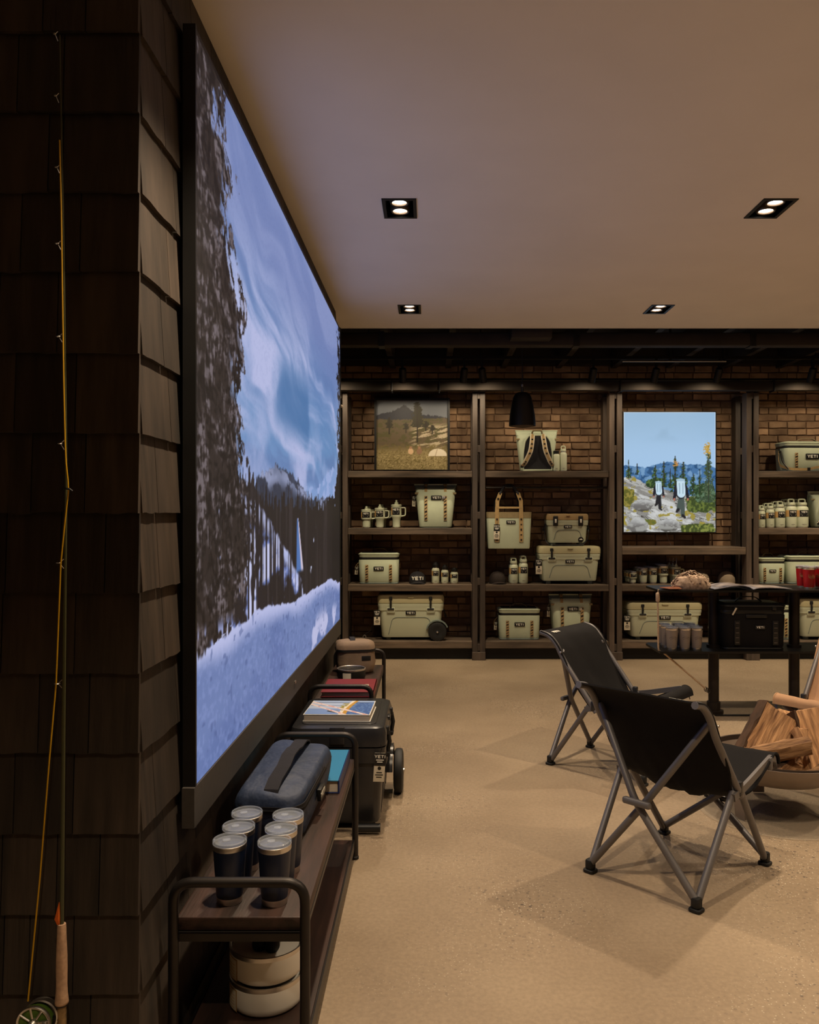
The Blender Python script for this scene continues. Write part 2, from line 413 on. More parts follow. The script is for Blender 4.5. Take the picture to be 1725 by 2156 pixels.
def picture(name, m, us, vs, img, org, U, V, parent, z=None):
    """flat printed picture: a grid whose points carry the print's own colours (img in 0..255 sRGB)"""
    nu, nv = len(us), len(vs); org, U, V = (np.array(q, float) for q in (org, U, V))
    co = org + us[None, :, None] * U + vs[:, None, None] * V
    me = bpy.data.meshes.new(name); idx = np.arange(nu * nv).reshape(nv, nu)
    f = np.stack([idx[:-1, :-1], idx[:-1, 1:], idx[1:, 1:], idx[1:, :-1]], -1).reshape(-1, 4)
    me.from_pydata(co.reshape(-1, 3).tolist(), [], f.tolist())
    c = np.clip(img / 255.0, 0, 1); c = np.where(c <= .04045, c / 12.92, ((c + .055) / 1.055) ** 2.4)
    at = me.color_attributes.new('Col', 'FLOAT_COLOR', 'POINT')
    at.data.foreach_set('color', np.concatenate([c.reshape(-1, 3), np.ones((nu * nv, 1))], 1).astype(np.float32).ravel())
    me.materials.append(m); me.update(); return inst(name, me, parent)
# ------------------------------------------------------------------ the setting
XW, ZC, YEND = -0.72, CEIL, 6.76         # face of the shingled wall, soffit height, where the soffit stops
YP, YB = 2.0, 8.95                        # near face of the shingled wall, face of the brick wall
def sbox(name, m, lo, hi, parent=None):
    c = [(a + b) / 2 for a, b in zip(lo, hi)]; s = [b - a for a, b in zip(lo, hi)]
    o = MB().box(c, s).build(name, m, parent, smooth=0)
    return o if parent else struct(o)
floor = sbox('floor', 'concrete', (-2.2, -4.5, -0.1), (6.2, 9.1, 0))
wall_left = sbox('wall_left', 'wallcore', (-2.2, YP, 0), (XW, 6.2, ZC + .3))
sbox('wall_right', 'brownwall', (6.0, -4.5, 0), (6.2, 9.1, 3.6))
sbox('wall_rear', 'brownwall', (-2.2, -4.7, 0), (6.2, -4.5, 3.6))
sbox('wall_side', 'brownwall', (-2.4, -4.7, 0), (-2.2, 9.1, 3.6))
# soffit with openings for the recessed lamps
LX, LY = (-0.15, 1.71, 3.57, 5.2), (0.15, 2.13, 4.11, 6.12)
HW, HD = .085, .13
xs = sorted([-2.2, 6.0] + [x + s * HW for x in LX for s in (-1, 1)]); ys = sorted([-4.5, YEND] + [y + s * HD for y in LY for s in (-1, 1)])
cb = MB()
for i in range(len(xs) - 1):
    for j in range(len(ys) - 1):
        if i % 2 and j % 2: continue
        cb.add([(xs[i], ys[j], ZC), (xs[i + 1], ys[j], ZC), (xs[i + 1], ys[j + 1], ZC), (xs[i], ys[j + 1], ZC)], [(3, 2, 1, 0)])
cb.box((1.9, YEND - .005, ZC + .02), (8.2, .01, .04))
ceiling = struct(cb.build('ceiling', 'plaster', smooth=0))
sbox('trim_1', 'darkceil', (-2.2, YEND - .08, ZC + .04), (6.0, YEND - .01, 3.45))
deck = sbox('ceiling', 'darkceil', (-2.2, YEND - .1, 3.36), (6.0, 9.1, 3.46))
jm = MB().rblock(.06, 2.05, 0, .26, .004, .003).mesh('joist', 'joist', 0)
for k in range(10): inst('joist', jm, deck, (-1.0 + .6 * k, 7.9, 3.10))
ledger = MB().box((1.9, YB - .04, 3.25), (8.0, .08, .22)).build('ledger', 'joist', deck, smooth=0)

# shingles, each a tapered board of its own
sh = []
for k in range(4):
    random.seed(20 + k); b = MB(); n = 5; lo = []; up = []
    for i in range(n + 1):
        j = random.uniform(-.002, .002) if 0 < i < n else 0
        lo.append((i / n, j))
    vs = [(x, -.019, z) for x, z in lo] + [(x, -.006, .215) for x, _ in lo] + [(x, 0, z) for x, z in lo] + [(x, 0, .215) for x, _ in lo]; q = n + 1; fs = []
    for i in range(n): fs += [(i, i + 1, i + 1 + q, i + q), (i + 2 * q, i + 2 * q + 1, i + 1, i), (i + q, i + q + 1, i + 3 * q + 1, i + 3 * q)]
    fs += [(0, q, 3 * q, 2 * q), (n, n + 2 * q, n + 3 * q, n + q)]
    b.v = vs; b.f = fs; sh.append(b.mesh('shingle', 'shingle', 20))
random.seed(3); EXP = .1945
JOINTS = {6: (92, 182), 5: (38, 135), 4: (103, 133), 3: (45, 170), 2: (122,), 1: (32, 160), 0: (67, 180), -1: (13, 128, 222), -2: (4, 158),
          -3: (82, 188), -4: (30, 155), -5: (120, 210), -6: (8, 62, 155), -7: (90, 190), -8: (30, 140)}
def shingle(x, y, z, w, rot, lift=0):
    inst('shingle', sh[random.randrange(4)], wall_left, (x, y, z + lift), (0, 0, rot), (w - .003, 1, 1))
for r in range(-8, 9):
    z = 1.505 + (r) * EXP + random.uniform(-.002, .002)
    if z + .2 < 0 or z > ZC: continue
    js = [px(j, 1.985) for j in JOINTS.get(r, (60, 170))]
    edges = [-1.75 + random.uniform(-.05, .05), -1.55, -1.33 + random.uniform(-.04, .04), js[0] - random.uniform(.13, .2)] + js + [XW + .017]
    edges = [e for i, e in enumerate(edges) if i == 0 or e - edges[i - 1] > .03]
    for a, b_ in zip(edges, edges[1:]): shingle(a, YP, z, b_ - a, 0, random.uniform(-.0015, .0015))
    y = YP
    first = {0: .12, -1: .13, -4: .1}.get(r)
    while y < 6.19:
        w = first or random.uniform(.16, .30); first = None; w = min(w, 6.2 - y)
        hidden = y > 2.75 and y + w < 5.9 and .75 < z and z + .2 < 2.8
        if not hidden and w > .02: shingle(XW, y, z, w, PI / 2, random.uniform(-.0015, .0015))
        y += w

# brick wall: bricks in running bond, set proud of the mortar
wall_back = sbox('wall_back', 'mortar', (-2.2, YB + .012, 0), (6.0, YB + .15, 3.6))
BW, BH, GX, GZ = .196, .064, .010, .0125
bm = []
for k in range(6):
    random.seed(40 + k); w, h = BW / 2, BH / 2; j = lambda s=.003: random.uniform(-s, s); b = MB()
    ring = [(-w + j(), -h + j(.002)), (-w * .3, -h + j(.003)), (w * .4, -h + j(.003)), (w + j(), -h + j(.002)), (w + j(), h + j(.002)), (w * .3, h + j(.003)), (-w * .4, h + j(.003)), (-w + j(), h + j(.002))]
    f0 = [(x * .965, -.006 + j(.002), z * .9) for x, z in ring]; f1 = [(x, 0, z) for x, z in ring]; f2 = [(x, .03, z) for x, z in ring]; n = 8
    vs = f0 + f1 + f2; fs = [tuple(range(n))] + [(i + n * l, i + n * l + n, (i + 1) % n + n * l + n, (i + 1) % n + n * l) for l in (0, 1) for i in range(n)]
    b.v = vs; b.f = fs; bm.append(b)
bmesh_ = [b.mesh('brick', 'brick', 25) for b in bm]
random.seed(11); joined = MB(); nsep = 0; rows = int(3.55 / (BH + GZ))
for r in range(rows):
    z = (r + .5) * (BH + GZ); off = (BW + GX) / 2 if r % 2 else 0
    x = -1.55 + off + random.uniform(-.015, .015)
    if r % 6 == 5: step = .105
    while x < 5.2:
        k = random.randrange(6); d = random.uniform(-.004, .004); half = random.random() < .1
        sc = .48 if half else 1.0
        x0 = x + (BW * sc) / 2
        if nsep < 300 and 1.98 < z < 2.76 and -.92 < x0 < 4.3 and not (2.05 < x0 < 3.0 and z < 2.55) and not (-.42 < x0 < .12 and z < 2.66):
            inst('brick', bmesh_[k], wall_back, (x0, YB + d, z), None, (sc, 1, 1)); nsep += 1
        else:
            joined.add([(p[0] * sc + x0, p[1] + YB + d, p[2] + z) for p in bm[k].v], bm[k].f)
        x += BW * sc + GX
bj = joined.build('brick_courses', 'brickj', wall_back, smooth=25); bj['kind'] = 'stuff'

# recessed twin lamps in the soffit
fr = MB(); o_, i_, hh = (HW * 2, HD * 2), (HW * 2 - .034, HD * 2 - .034), .012
for sx in (-1, 1): fr.box((sx * (HW - .0085), 0, -.002), (.017, HD * 2, .006))
for sy in (-1, 1): fr.box((0, sy * (HD - .0085), -.002), (HW * 2 - .034, .017, .006))
fr = fr.mesh('frame', 'blackmetal', 0)
rc = MB()
for sx in (-1, 1): rc.box((sx * (HW - .004), 0, .06), (.008, HD * 2 - .002, .12))
for sy in (-1, 1): rc.box((0, sy * (HD - .004), .06), (HW * 2 - .02, .008, .12))
rc.box((0, 0, .122), (HW * 2, HD * 2, .006)); rc = rc.mesh('recess_box', 'black', 0)
bz = MB().lathe([(.052, .06), (.050, .012), (.044, .002), (.037, .004), (.034, .02)], 24).mesh('lamp_ring', 'lampbody')
bl = MB().lathe([(0, .006), (.020, .006), (.0345, .012), (.0345, .02), (0, .02)], 20).mesh('bulb', 'lens')
NAMES = {(-0.15, 4.11): 'nearer of the two recessed twin lamps above the aisle', (1.71, 4.11): 'recessed twin lamp high above the fire pit at the right',
         (-0.15, 6.12): 'farther of the two recessed twin lamps above the aisle', (1.71, 6.12): 'recessed twin lamp above the steel table, close to the dark ceiling edge'}
for x in LX:
    for y in LY:
        t = thing('ceiling_light', NAMES.get((x, y), 'black recessed twin lamp in the ceiling outside the picture'), 'ceiling light', (x, y, ZC), 0, 'recessed twin lamps in the soffit')
        inst('frame', fr, t); inst('recess_box', rc, t)
        for s in (-1, 1):
            l = inst('lamp', bz, t, (0, s * .056, .0)); inst('bulb', bl, l)
        lamp('downlight', 'SPOT', (x, y, ZC - .03), (x, y, 0), DOWN_W * (2 if y > 1 else 1.3), WARM, .035, 100, .75)

# things under the dark open ceiling
t = thing('duct', 'dark round-edged metal beam under the black ceiling behind the soffit edge', 'beam', (0, 7.02, 3.0))
MB().rblock(.12, 7.0, -.055, .055, .02, .012, T=Tr(2.2, 0, 0) @ Rz(PI / 2)).build('beam_body', 'joist', t)
for x in (-.41, 1.25, 2.75): MB().box((x, 0, 0), (.05, .13, .125)).build('clamp', 'blackmetal', t, smooth=0)
t = tag(MB().rblock(.34, .2, 0, .085, .01, .006).build('junction_box', 'joist', None, (px(1117, 6.9), 6.9, 2.975)), 'dark boxy fitting under the beam above the hanging black lamp', 'box')
t = thing('conduit', 'thin grey conduit pipe catching light above the hikers picture', 'pipe', (0, 7.9, 2.985))
MB().tube([(1.86, 0, 0), (2.86, 0, 0)], .009, 8).build('pipe', 'conduit', t)
for x in (2.32, 2.84): MB().box((x, 0, .19), (.02, .02, .375)).build('hanger', 'blackmetal', t, smooth=0)
for zz, yy in ((3.07, 7.5), (2.94, 8.72)):
    tag(MB().tube([(-1.5, yy, zz), (5.6, yy, zz)], .018, 8).build('pipe', 'blackmetal'), 'black pipe running along the brick wall top' if yy > 8.5 else 'black pipe crossing under the joists behind the track', 'pipe')
TY = 8.06
t = thing('light_track', 'black lighting track hanging in front of the shelves', 'track', (0, TY, 3.05))
MB().box((1.9, 0, 0), (6.4, .035, .03)).build('track_rail', 'blackmetal', t, smooth=0)
for x in (-.6, .5, 1.6, 2.7, 3.8): MB().tube([(x, 0, .015), (x, 0, .31)], .006, 6).build('hanger_rod', 'blackmetal', t)
HEADS = [(-1.0, -.75, 'first track head, beside the big screen edge'), (px(848, TY), -.28, 'track head tilted over the framed meadow picture'),
         (px(978, TY), .22, 'upright track head left of the wooden post pair'), (px(1015, TY), .75, 'tilted track head right of the first full wooden post pair'),
         (px(1250, TY), 1.5, 'track head left of the hikers picture over the second bay'), (px(1382, TY), 2.1, 'track head above the lit hikers picture'),
         (px(1515, TY), 2.75, 'track head right of the hikers picture'), (px(1712, TY), 3.75, 'track head at the right picture edge over the last bay'),
         (4.6, 4.3, 'track head outside the right edge of the picture')]
hd = MB().lathe([(.012, .03), (.033, .02), (.036, .0), (.036, -.12), (.030, -.122), (.028, -.10)], 16).mesh('head', 'blackmetal')
ys_ = MB().box((0, 0, .075), (.02, .03, .09)).mesh('yoke', 'blackmetal', 0)
for x, ax, lb in HEADS:
    t = thing('track_spotlight', lb, 'spotlight', (x, TY, 2.925), 0, 'black spotlights on the track')
    inst('yoke', ys_, t); aim = Vector((ax, 8.72, 1.7)); v = (aim - Vector((x, TY, 2.925))).normalized()
    q = (-v).to_track_quat('Z', 'Y').to_euler(); inst('head', hd, t, None, q)
    p = Vector((x, TY, 2.925)) + v * .13
    lamp('track_beam', 'SPOT', p, aim, TRACK_W, TRACKC, .02, 150, 1.0)
t = thing('light_track', 'unseen second lighting track added behind the soffit edge', 'track', (0, 7.18, 3.34))  # unseen row of spots, added to brighten the goods on the lower shelves
MB().box((1.9, 0, 0), (6.4, .035, .03)).build('track_rail', 'blackmetal', t, smooth=0)
for x in (-.7, .35, 1.4, 2.45, 3.5, 4.5):
    t = thing('track_spotlight', 'unseen black spotlight added behind the soffit edge to brighten the lower shelves', 'spotlight', (x, 7.18, 3.26), 0, 'unseen spotlights added on the second track')
    aim = Vector((x, 8.5, .45)); v = (aim - Vector((x, 7.18, 3.26))).normalized()
    inst('yoke', ys_, t, (0, 0, -.03)); inst('head', hd, t, None, (-v).to_track_quat('Z', 'Y').to_euler())
    lamp('track_beam', 'SPOT', Vector((x, 7.18, 3.26)) + v * .13, aim, ADDED_TRACK_W, TRACKC, .02, 56, .8)
# hanging black bell lamp
t = thing('pendant_speaker', 'black bell-shaped pendant hanging in front of the backpack shelf', 'pendant', (px(1100, 7.3), 7.3, pz(897, 7.3)))
H_ = 71 * 7.3 / F
MB().lathe([(0, .02), (.09, .012), (.112, .004), (.118, 0), (.119, .02), (.113, .09), (.10, .17), (.082, .25), (.07, H_ - .025), (.05, H_ - .005), (0, H_)], 32).build('shade', 'blackmetal', t)
MB().lathe([(0, .001), (.1, -.003), (.105, .004)], 28).build('grille', 'brownwall', t)
MB().tube([(0, 0, H_), (0, 0, H_ + .04)], .012, 8).build('cap', 'black', t); MB().tube([(0, 0, H_ + .03), (0, 0, 3.36 - pz(897, 7.3))], .004, 6).build('cable', 'black', t)
MB().tube([(0, 0, H_ + .05), (0, 0, H_ + .07)], .009, 8).build('clip', 'conduit', t)
# ------------------------------------------------------------------ the big screen on the shingled wall
XS, Y0, LEN, ZB, HT = -0.66, 2.31, 3.71, 0.74, 2.12
def uv(x, y):
    d = 660 * 1.725 / (905 - x); return (d - Y0) / LEN, (EYE - (y - 1085) * d / F - ZB) / HT
t = thing('video_wall', 'huge lit screen of a snowy forest road on the shingled wall', 'screen', (0, 0, 0))
MB().box(((XW + XS) / 2 - .004, Y0 + LEN / 2, (2.88 + .63) / 2), (XS - XW - .008 + .0, LEN - .03, 2.2)).build('shade_gap_box', 'wallcore', t, smooth=0)  # black box filling the gap, standing in for the shade behind the screen
hb = MB()
hb.box((XS - .017, Y0 + LEN / 2, ZB + HT / 2), (.03, LEN, HT)); hb.box((XS - .017, Y0 + LEN / 2, ZB + HT + .008), (.034, LEN, .016))
hb.box((XS - .015, Y0 - .006, 1.75), (.036, .012, 2.26)); hb.box((XS - .015, Y0 + LEN + .02, 1.75), (.036, .04, 2.26))
hb.build('housing', 'black', t, smooth=0)
bz_ = MB().box((XS - .014, Y0 + LEN / 2, ZB - .058), (.035, LEN + .05, .112)).build('bezel', 'bezel', t, smooth=0)
MB().box((XS + .006, px(0, 0) + 3.98, ZB - .05), (.006, .03, .012)).build('maker_mark', 'steel', bz_, smooth=0)
nu, nv = 260, 540
dd = 1 / np.linspace(1 / Y0, 1 / (Y0 + LEN), nu); us = (dd - Y0) / LEN; vs = np.linspace(0, 1, nv)
U, V = np.meshgrid(us, vs); D = Y0 + LEN * U
X = 905 - 1138.5 / D; Yp = 1085 - (ZB + HT * V - EYE) * F / D                # where each point is seen in the photograph
A, B = U * LEN, V * HT                                                       # metres along and up the picture
img = np.zeros((nv, nu, 3))
def line(pts):
    p = [uv(*q) for q in pts]; return np.interp(U, [a for a, b in p], [b for a, b in p])
sky = np.array([112, 128, 178.]) + (np.array([96, 134, 182.]) - np.array([112, 128, 178.])) * ss(1 - V, .1, .45)[..., None]
img[:] = sky; lay(img, ss(1 - V, .45, .68) * .75, (164, 172, 218))
a = A * .80 + B * .60; b = -A * .60 + B * .80                                # streaks fan down to the right
wq = fbm(A * 1.1, B * 1.6, 3, 5); st = fbm(A * .75 + wq * 1.2 + 3, (B + A * .16) * 4.6 + wq * 2.4, 5, 2)
lay(img, ss(st, .46, .70) * (.25 + .75 * ss(1 - V, .12, .32)), (178, 184, 222)); lay(img, (1 - ss(st, .34, .46)) * ss(1 - V, .14, .3) * .5, (84, 110, 160))
lay(img, ss(fbm(A * 1.6 + 9, B * 2.2, 5, 8), .5, .7) * ss(1 - V, .35, .55) * .8, (182, 186, 224))
lay(img, ss(fbm(A * 1.1 + 4, B * 1.3 + st, 4, 12), .55, .72) * ss(1 - V, .28, .36) * (1 - ss(1 - V, .42, .5)) * .8, (62, 106, 158))
lay(img, ss(fbm(A * 90, B * 90, 2, 30), .5, .9) * .12, (80, 96, 150))
rough = lambda f, am, s: (fbm(A * f, B * 0 + 3, 4, s) - .5) * am
def below(pts, am=0.0, f=12, s=1, soft=.004): return ss(line(pts) + rough(f, am, s) - V, 0, soft)
far = below([(630, 1062), (645, 1032), (655, 1020), (662, 1030), (672, 1022), (685, 1000), (700, 985)], .02, 30, 3)
lay(img, far, (124, 152, 200)); lay(img, far * ss(fbm(A * 9, B * 14, 4, 6), .45, .6) * .6, (166, 178, 222))
mtp = [(505, 1000), (530, 1022), (548, 1000), (570, 985), (583, 979), (597, 985), (612, 992), (632, 1012), (648, 1040), (662, 1050), (690, 1048), (700, 1046)]
mt = below(mtp, .03, 25, 9); lay(img, mt, (52, 56, 72)); top = line(mtp) - V
lay(img, mt * ss(fbm(A * 7 + B * 6, B * 16, 5, 15), .47, .6) * (1 - ss(top, .02, .055)) * .9, (150, 158, 192))
lay(img, mt * ss(fbm(A * 3, B * 5, 4, 18), .45, .7) * .5, (70, 80, 104))
fo = below([(500, 985), (520, 1010), (530, 1000), (545, 1035), (580, 1050), (620, 1048), (660, 1055), (690, 1058), (700, 1050)], .09, 60, 21)
stripe = fbm(A * 26, B * 1.2, 3, 25); lay(img, fo, (40, 34, 34)); lay(img, fo * ss(stripe, .5, .7) * .6, (62, 54, 56))
# sunlit snow between the trunks, below a slope falling to the right
slope = below([(500, 1040), (530, 1045), (545, 1060), (570, 1095), (600, 1150), (635, 1212), (645, 1300)], .02, 20, 33, .012) * fo
tr = .6 * vn(A * 46 + fbm(A * 3, B * 3, 2, 4) * .5, B * .5, 61) + .4 * vn(A * 92, B * .8, 62); gl = fbm(A * 4, B * 9, 5, 35)
lay(img, slope * ss(gl, .36, .50), (106, 122, 180)); lay(img, slope * ss(gl, .48, .58), (192, 196, 232)); lay(img, slope * ss(tr, .46, .56) * .95, (38, 32, 33)); lay(img, slope * ss(fbm(A * 8, B * 8, 4, 36), .56, .64), (40, 34, 36))
edge = slope * (1 - ss(line([(500, 1040), (530, 1045), (545, 1060), (570, 1095), (600, 1150), (635, 1212), (645, 1300)]) - V, .02, .045))
lay(img, edge * (1 - ss(tr, .46, .56)) * .8, (186, 192, 230))
fx = uv(627, 1090)[0]; fz0, fz1 = uv(627, 1090)[1], uv(627, 1210)[1]
k = (fz0 - V) / (fz0 - fz1); wf = .006 + .03 * np.clip(k, 0, 1)
fall = ss(k, 0, .02) * (1 - ss(k, .9, 1.0)) * (1 - ss(np.abs(U - fx - .02 * k), wf * .7, wf)); lay(img, fall, (78, 112, 172))
lay(img, fall * ss(U - fx - .02 * k, wf * .1, wf * .6), (214, 196, 208))
lay(img, ss(k, .1, .2) * (1 - ss(k, .9, 1.2)) * (1 - ss(np.abs(U - uv(655, 1150)[0] - .06 * (1 - k)), .004, .008)) * ss(vn(A * 20, B * 22, 3), .55, .7), (200, 205, 235))
# snow road
snp = [(412, 1366), (440, 1357), (480, 1336), (505, 1312), (540, 1285), (570, 1273), (620, 1264), (650, 1246), (680, 1226), (697, 1216), (706, 1222), (712, 1225)]
sn = below(snp, .012, 14, 41); dep = line(snp) - V; img0 = np.zeros_like(img); img0[:] = (105, 123, 172)
lay(img0, ss(fbm(A * 2.5, B * 4, 5, 44), .35, .7) * .6, (88, 106, 158)); lay(img0, ss(fbm(A * 50, B * 60, 3, 46), .45, .75) * .35, (140, 154, 206))
lay(img0, (1 - ss(dep, .004, .03 + .05 * fbm(A * 2, B, 3, 47))) * .9, (186, 190, 228))
lay(img0, ss(V, .20, .24) * ss(fbm(A * 1.4 + 2, B * 9 - A * 3, 3, 48), .5, .65) * (1 - ss(U, .16, .3)) * .8, (70, 90, 146))
lay(img0, ss(fbm(A * 2.2 - B * 3.5, B * 3.5 + A * 2.0, 4, 51), .58, .66) * (1 - ss(dep, .15, .24)) * ss(dep, .06, .11) * ss(U, .52, .64) * .85, (196, 196, 228))
lay(img0, (1 - ss(np.abs(dep - .205 - .12 * (U - .0)), .012, .034)) * ss(fbm(A * 6, B * 12, 3, 52), .38, .55) * (1 - ss(U, .18, .4)) * .85, (176, 188, 228))
lay(img0, ss(fbm(A * 24, B * 34, 2, 55), .72, .8) * .5, (74, 90, 138)); layc(img, sn, img0)
# dark spruce on the left with hoarfrost, and the one at the far right
TL = [(236, 487), (262, 464), (300, 470), (350, 488), (400, 497), (425, 470), (470, 482), (520, 492), (560, 494), (600, 504), (640, 512), (690, 519), (730, 516),
      (770, 508), (830, 504), (880, 508), (940, 515), (1000, 522), (1060, 526), (1100, 520), (1160, 526), (1220, 526), (1260, 512), (1290, 505), (1330, 480), (1375, 440)]
tv = [uv(x, y) for y, x in TL]; tv = sorted((q[1], q[0]) for q in tv)
bd = np.interp(V, [p[0] for p in tv], [p[1] for p in tv]) + (fbm(A * 10 + B * 4, B * 9, 5, 63) - .5) * .10
lv = fbm(A * 30 + B * 10, B * 22, 4, 66)
tree = ss(bd - U + (lv - .5) * .06, 0, .006) * ss(V - uv(445, 1368)[1] + (fbm(A * 20, B * 6, 3, 68) - .5) * .05, 0, .01)
hole = ss(bd - U, 0, .004) * (1 - ss(bd - U, .01, .05)) * ss(lv, .55, .62); tree = tree * (1 - hole * .9)
tc = np.zeros_like(img); tc[:] = (47, 39, 37); fr_ = fbm(A * 13 + B * 4, B * 10, 5, 71)
dr = .55 * fbm(A * 34 + fbm(A * 5, B * 4, 2, 73) * 4, B * 62, 3, 74) + .45 * fbm(A * 70, B * 24, 3, 75); lay(tc, ss(fr_, .42, .66) * .6, (72, 63, 64)); lay(tc, ss(dr, .47, .60) * ss(fr_, .36, .60) * .75, (122, 112, 118)); lay(tc, (1 - ss(dr, .38, .48)) * .7, (28, 23, 22)); lay(tc, (1 - ss(lv, .3, .45)) * .75, (26, 21, 20))
lay(tc, ss(vn(A * 70, B * 40, 77), .90, .95) * ss(fbm(A * 4, B * 4, 3, 78), .56, .64) * ss(U, .03, .08), (170, 178, 225)); layc(img, tree, tc)
low = ss(uv(445, 1300)[1] - V, 0, .03) * tree * ss(vn(A * 40, B * 14, 79), .62, .75); lay(img, low, (150, 158, 205))
rt = U + (fbm(A * 12, B * 16, 4, 81) - .5) * .12 - np.interp(V, [.33, .5, .62, .8, .97], [.90, .95, .955, .955, .97])
tr2 = ss(rt, 0, .01) * ss(V, .29, .34); tr2 = tr2 * (1 - ss(fbm(A * 18, B * 26, 4, 84), .56, .62) * (1 - ss(rt, .02, .09)) * ss(V, .5, .55)); lay(img, tr2, (28, 24, 25))
dk = ss(U, .80, .9) * fo * (1 - sn); lay(img, dk * .9, (30, 26, 26))
M['screen'] = print_mat('lit_screen_print', 1.0); M['print'] = print_mat('printed_picture'); M['screen2'] = print_mat('lit_picture_print', 1.05)
picture('display_picture', M['screen'], us, vs, img, (XS, Y0, ZB), (0, LEN, 0), (0, 0, HT), t)
MB().lathe([(0, 0), (.012, 0), (.012, .01), (0, .012)], 10, T=Tr(px(716, 6.1) + .012, 6.085, pz(856, 6.1)) @ Rx(PI / 2)).build('sensor', 'copperpin', t)
# ------------------------------------------------------------------ the wooden shelving along the brick wall
DF = 8.48                                        # front face of the shelving
def fx(x): return px(x, DF)
def fz(y): return pz(y, DF)
su = thing('shelving_unit', 'long dark wooden shelving with paired posts along the brick wall', 'shelves', (0, 0, 0))
PW, PD = .054, .13
post = MB().rblock(PW, PD, 0, 2.72, .004, .004).mesh('post', 'woodv', 0)
foot = MB().rblock(PW * 2 + .03, PD + .03, 0, .085, .004, .004).mesh('post_foot', 'woodv', 0)
spc = MB().rblock(.032, PD - .02, -.036, .036, .003, .003).mesh('spacer_block', 'woodv', 0)
PAIRS = [(fx(716) - .027 - .028, fx(721) + .027), (fx(1000.5), fx(1016.5)), (fx(1289), fx(1305)), (fx(1578), fx(1593)), (fx(1866), fx(1882))]
for a, b in PAIRS:
    for y in (DF + PD / 2, 8.85):
        for x in (a, b): inst('post', post, su, (x, y, .05))
        inst('post_foot', foot, su, ((a + b) / 2, y, 0))
        for zz in (fz(945), fz(1085), fz(1225), fz(1364), fz(832)): inst('spacer_block', spc, su, ((a + b) / 2, y, zz))
S1, S2, S3, S4, S3B = fz(991.5), fz(1112), fz(1231.5), fz(1350.5), fz(1152)
BAY = [(PAIRS[i][1] + PW / 2, PAIRS[i + 1][0] - PW / 2) for i in range(4)]
def shelf(i, z, th=.066):
    a, b = BAY[i]; MB().rblock(b - a - .003, .43, z - th, z, .004, .004, c=((a + b) / 2, DF + .012 + .215)).build('shelf_board', 'wood', su, smooth=0)
for i in range(4):
    shelf(i, S4, .075); shelf(i, S3)
    if i != 2: shelf(i, S1)
    if i in (0, 3): shelf(i, S2)
shelf(2, S3B, .078)
MB().box((fx(1300), DF + .09, .058), (5.6, .02, .112)).build('plinth', 'blackmetal', su, smooth=0)
hm = MB(); hm.rblock(.10, 6.0, fz(826), fz(808), .008, .006, T=Tr(1.75, 8.38, 0) @ Rz(PI / 2)); hm.build('header_beam', 'joist', su)
for x in (fx(827), fx(925), fx(1300), fx(1618)): MB().rblock(.016, .125, fz(829), fz(805), .003, .003, c=(x, 8.38)).build('joint_collar', 'blackmetal', su, smooth=0)
for x in (a for p in PAIRS for a in p): MB().box((x, 8.45, fz(820)), (.05, .1, .06)).build('beam_bracket', 'blackmetal', su, smooth=0)
a, b = BAY[1]; MB().tube([(a - .02, 8.60, 1.79), (b + .02, 8.60, 1.79)], .013, 10).build('hanging_rail', 'darkmetal', su)

# ------------------------------------------------------------------ builders of the goods
def webbing(parent, x, y, z0, z1, w=.03, nl=6, rot=None):
    s = MB().rblock(w, .004, z0, z1, .001, .001, k=1).build('webbing', 'tan', parent, (x, y, 0), rot)
    g = MB(); h = (z1 - z0) / nl
    for i in range(nl):
        zc = z0 + h * (i + .5); g.add([(-w * .36, -.0045, zc - h * .34), (w * .36, -.0045, zc + (.12 if i % 2 else -.12) * h), (w * .36, -.0045, zc + h * .36), (-w * .36, -.0045, zc + (-.1 if i % 2 else .16) * h),
               (-w * .36, -.001, zc - h * .34), (w * .36, -.001, zc + (.12 if i % 2 else -.12) * h), (w * .36, -.001, zc + h * .36), (-w * .36, -.001, zc + (-.1 if i % 2 else .16) * h)],
              [(0, 1, 2, 3), (0, 4, 5, 1), (1, 5, 6, 2), (2, 6, 7, 3), (3, 7, 4, 0)])
    g.build('webbing_slots', 'black', s, smooth=0); return s
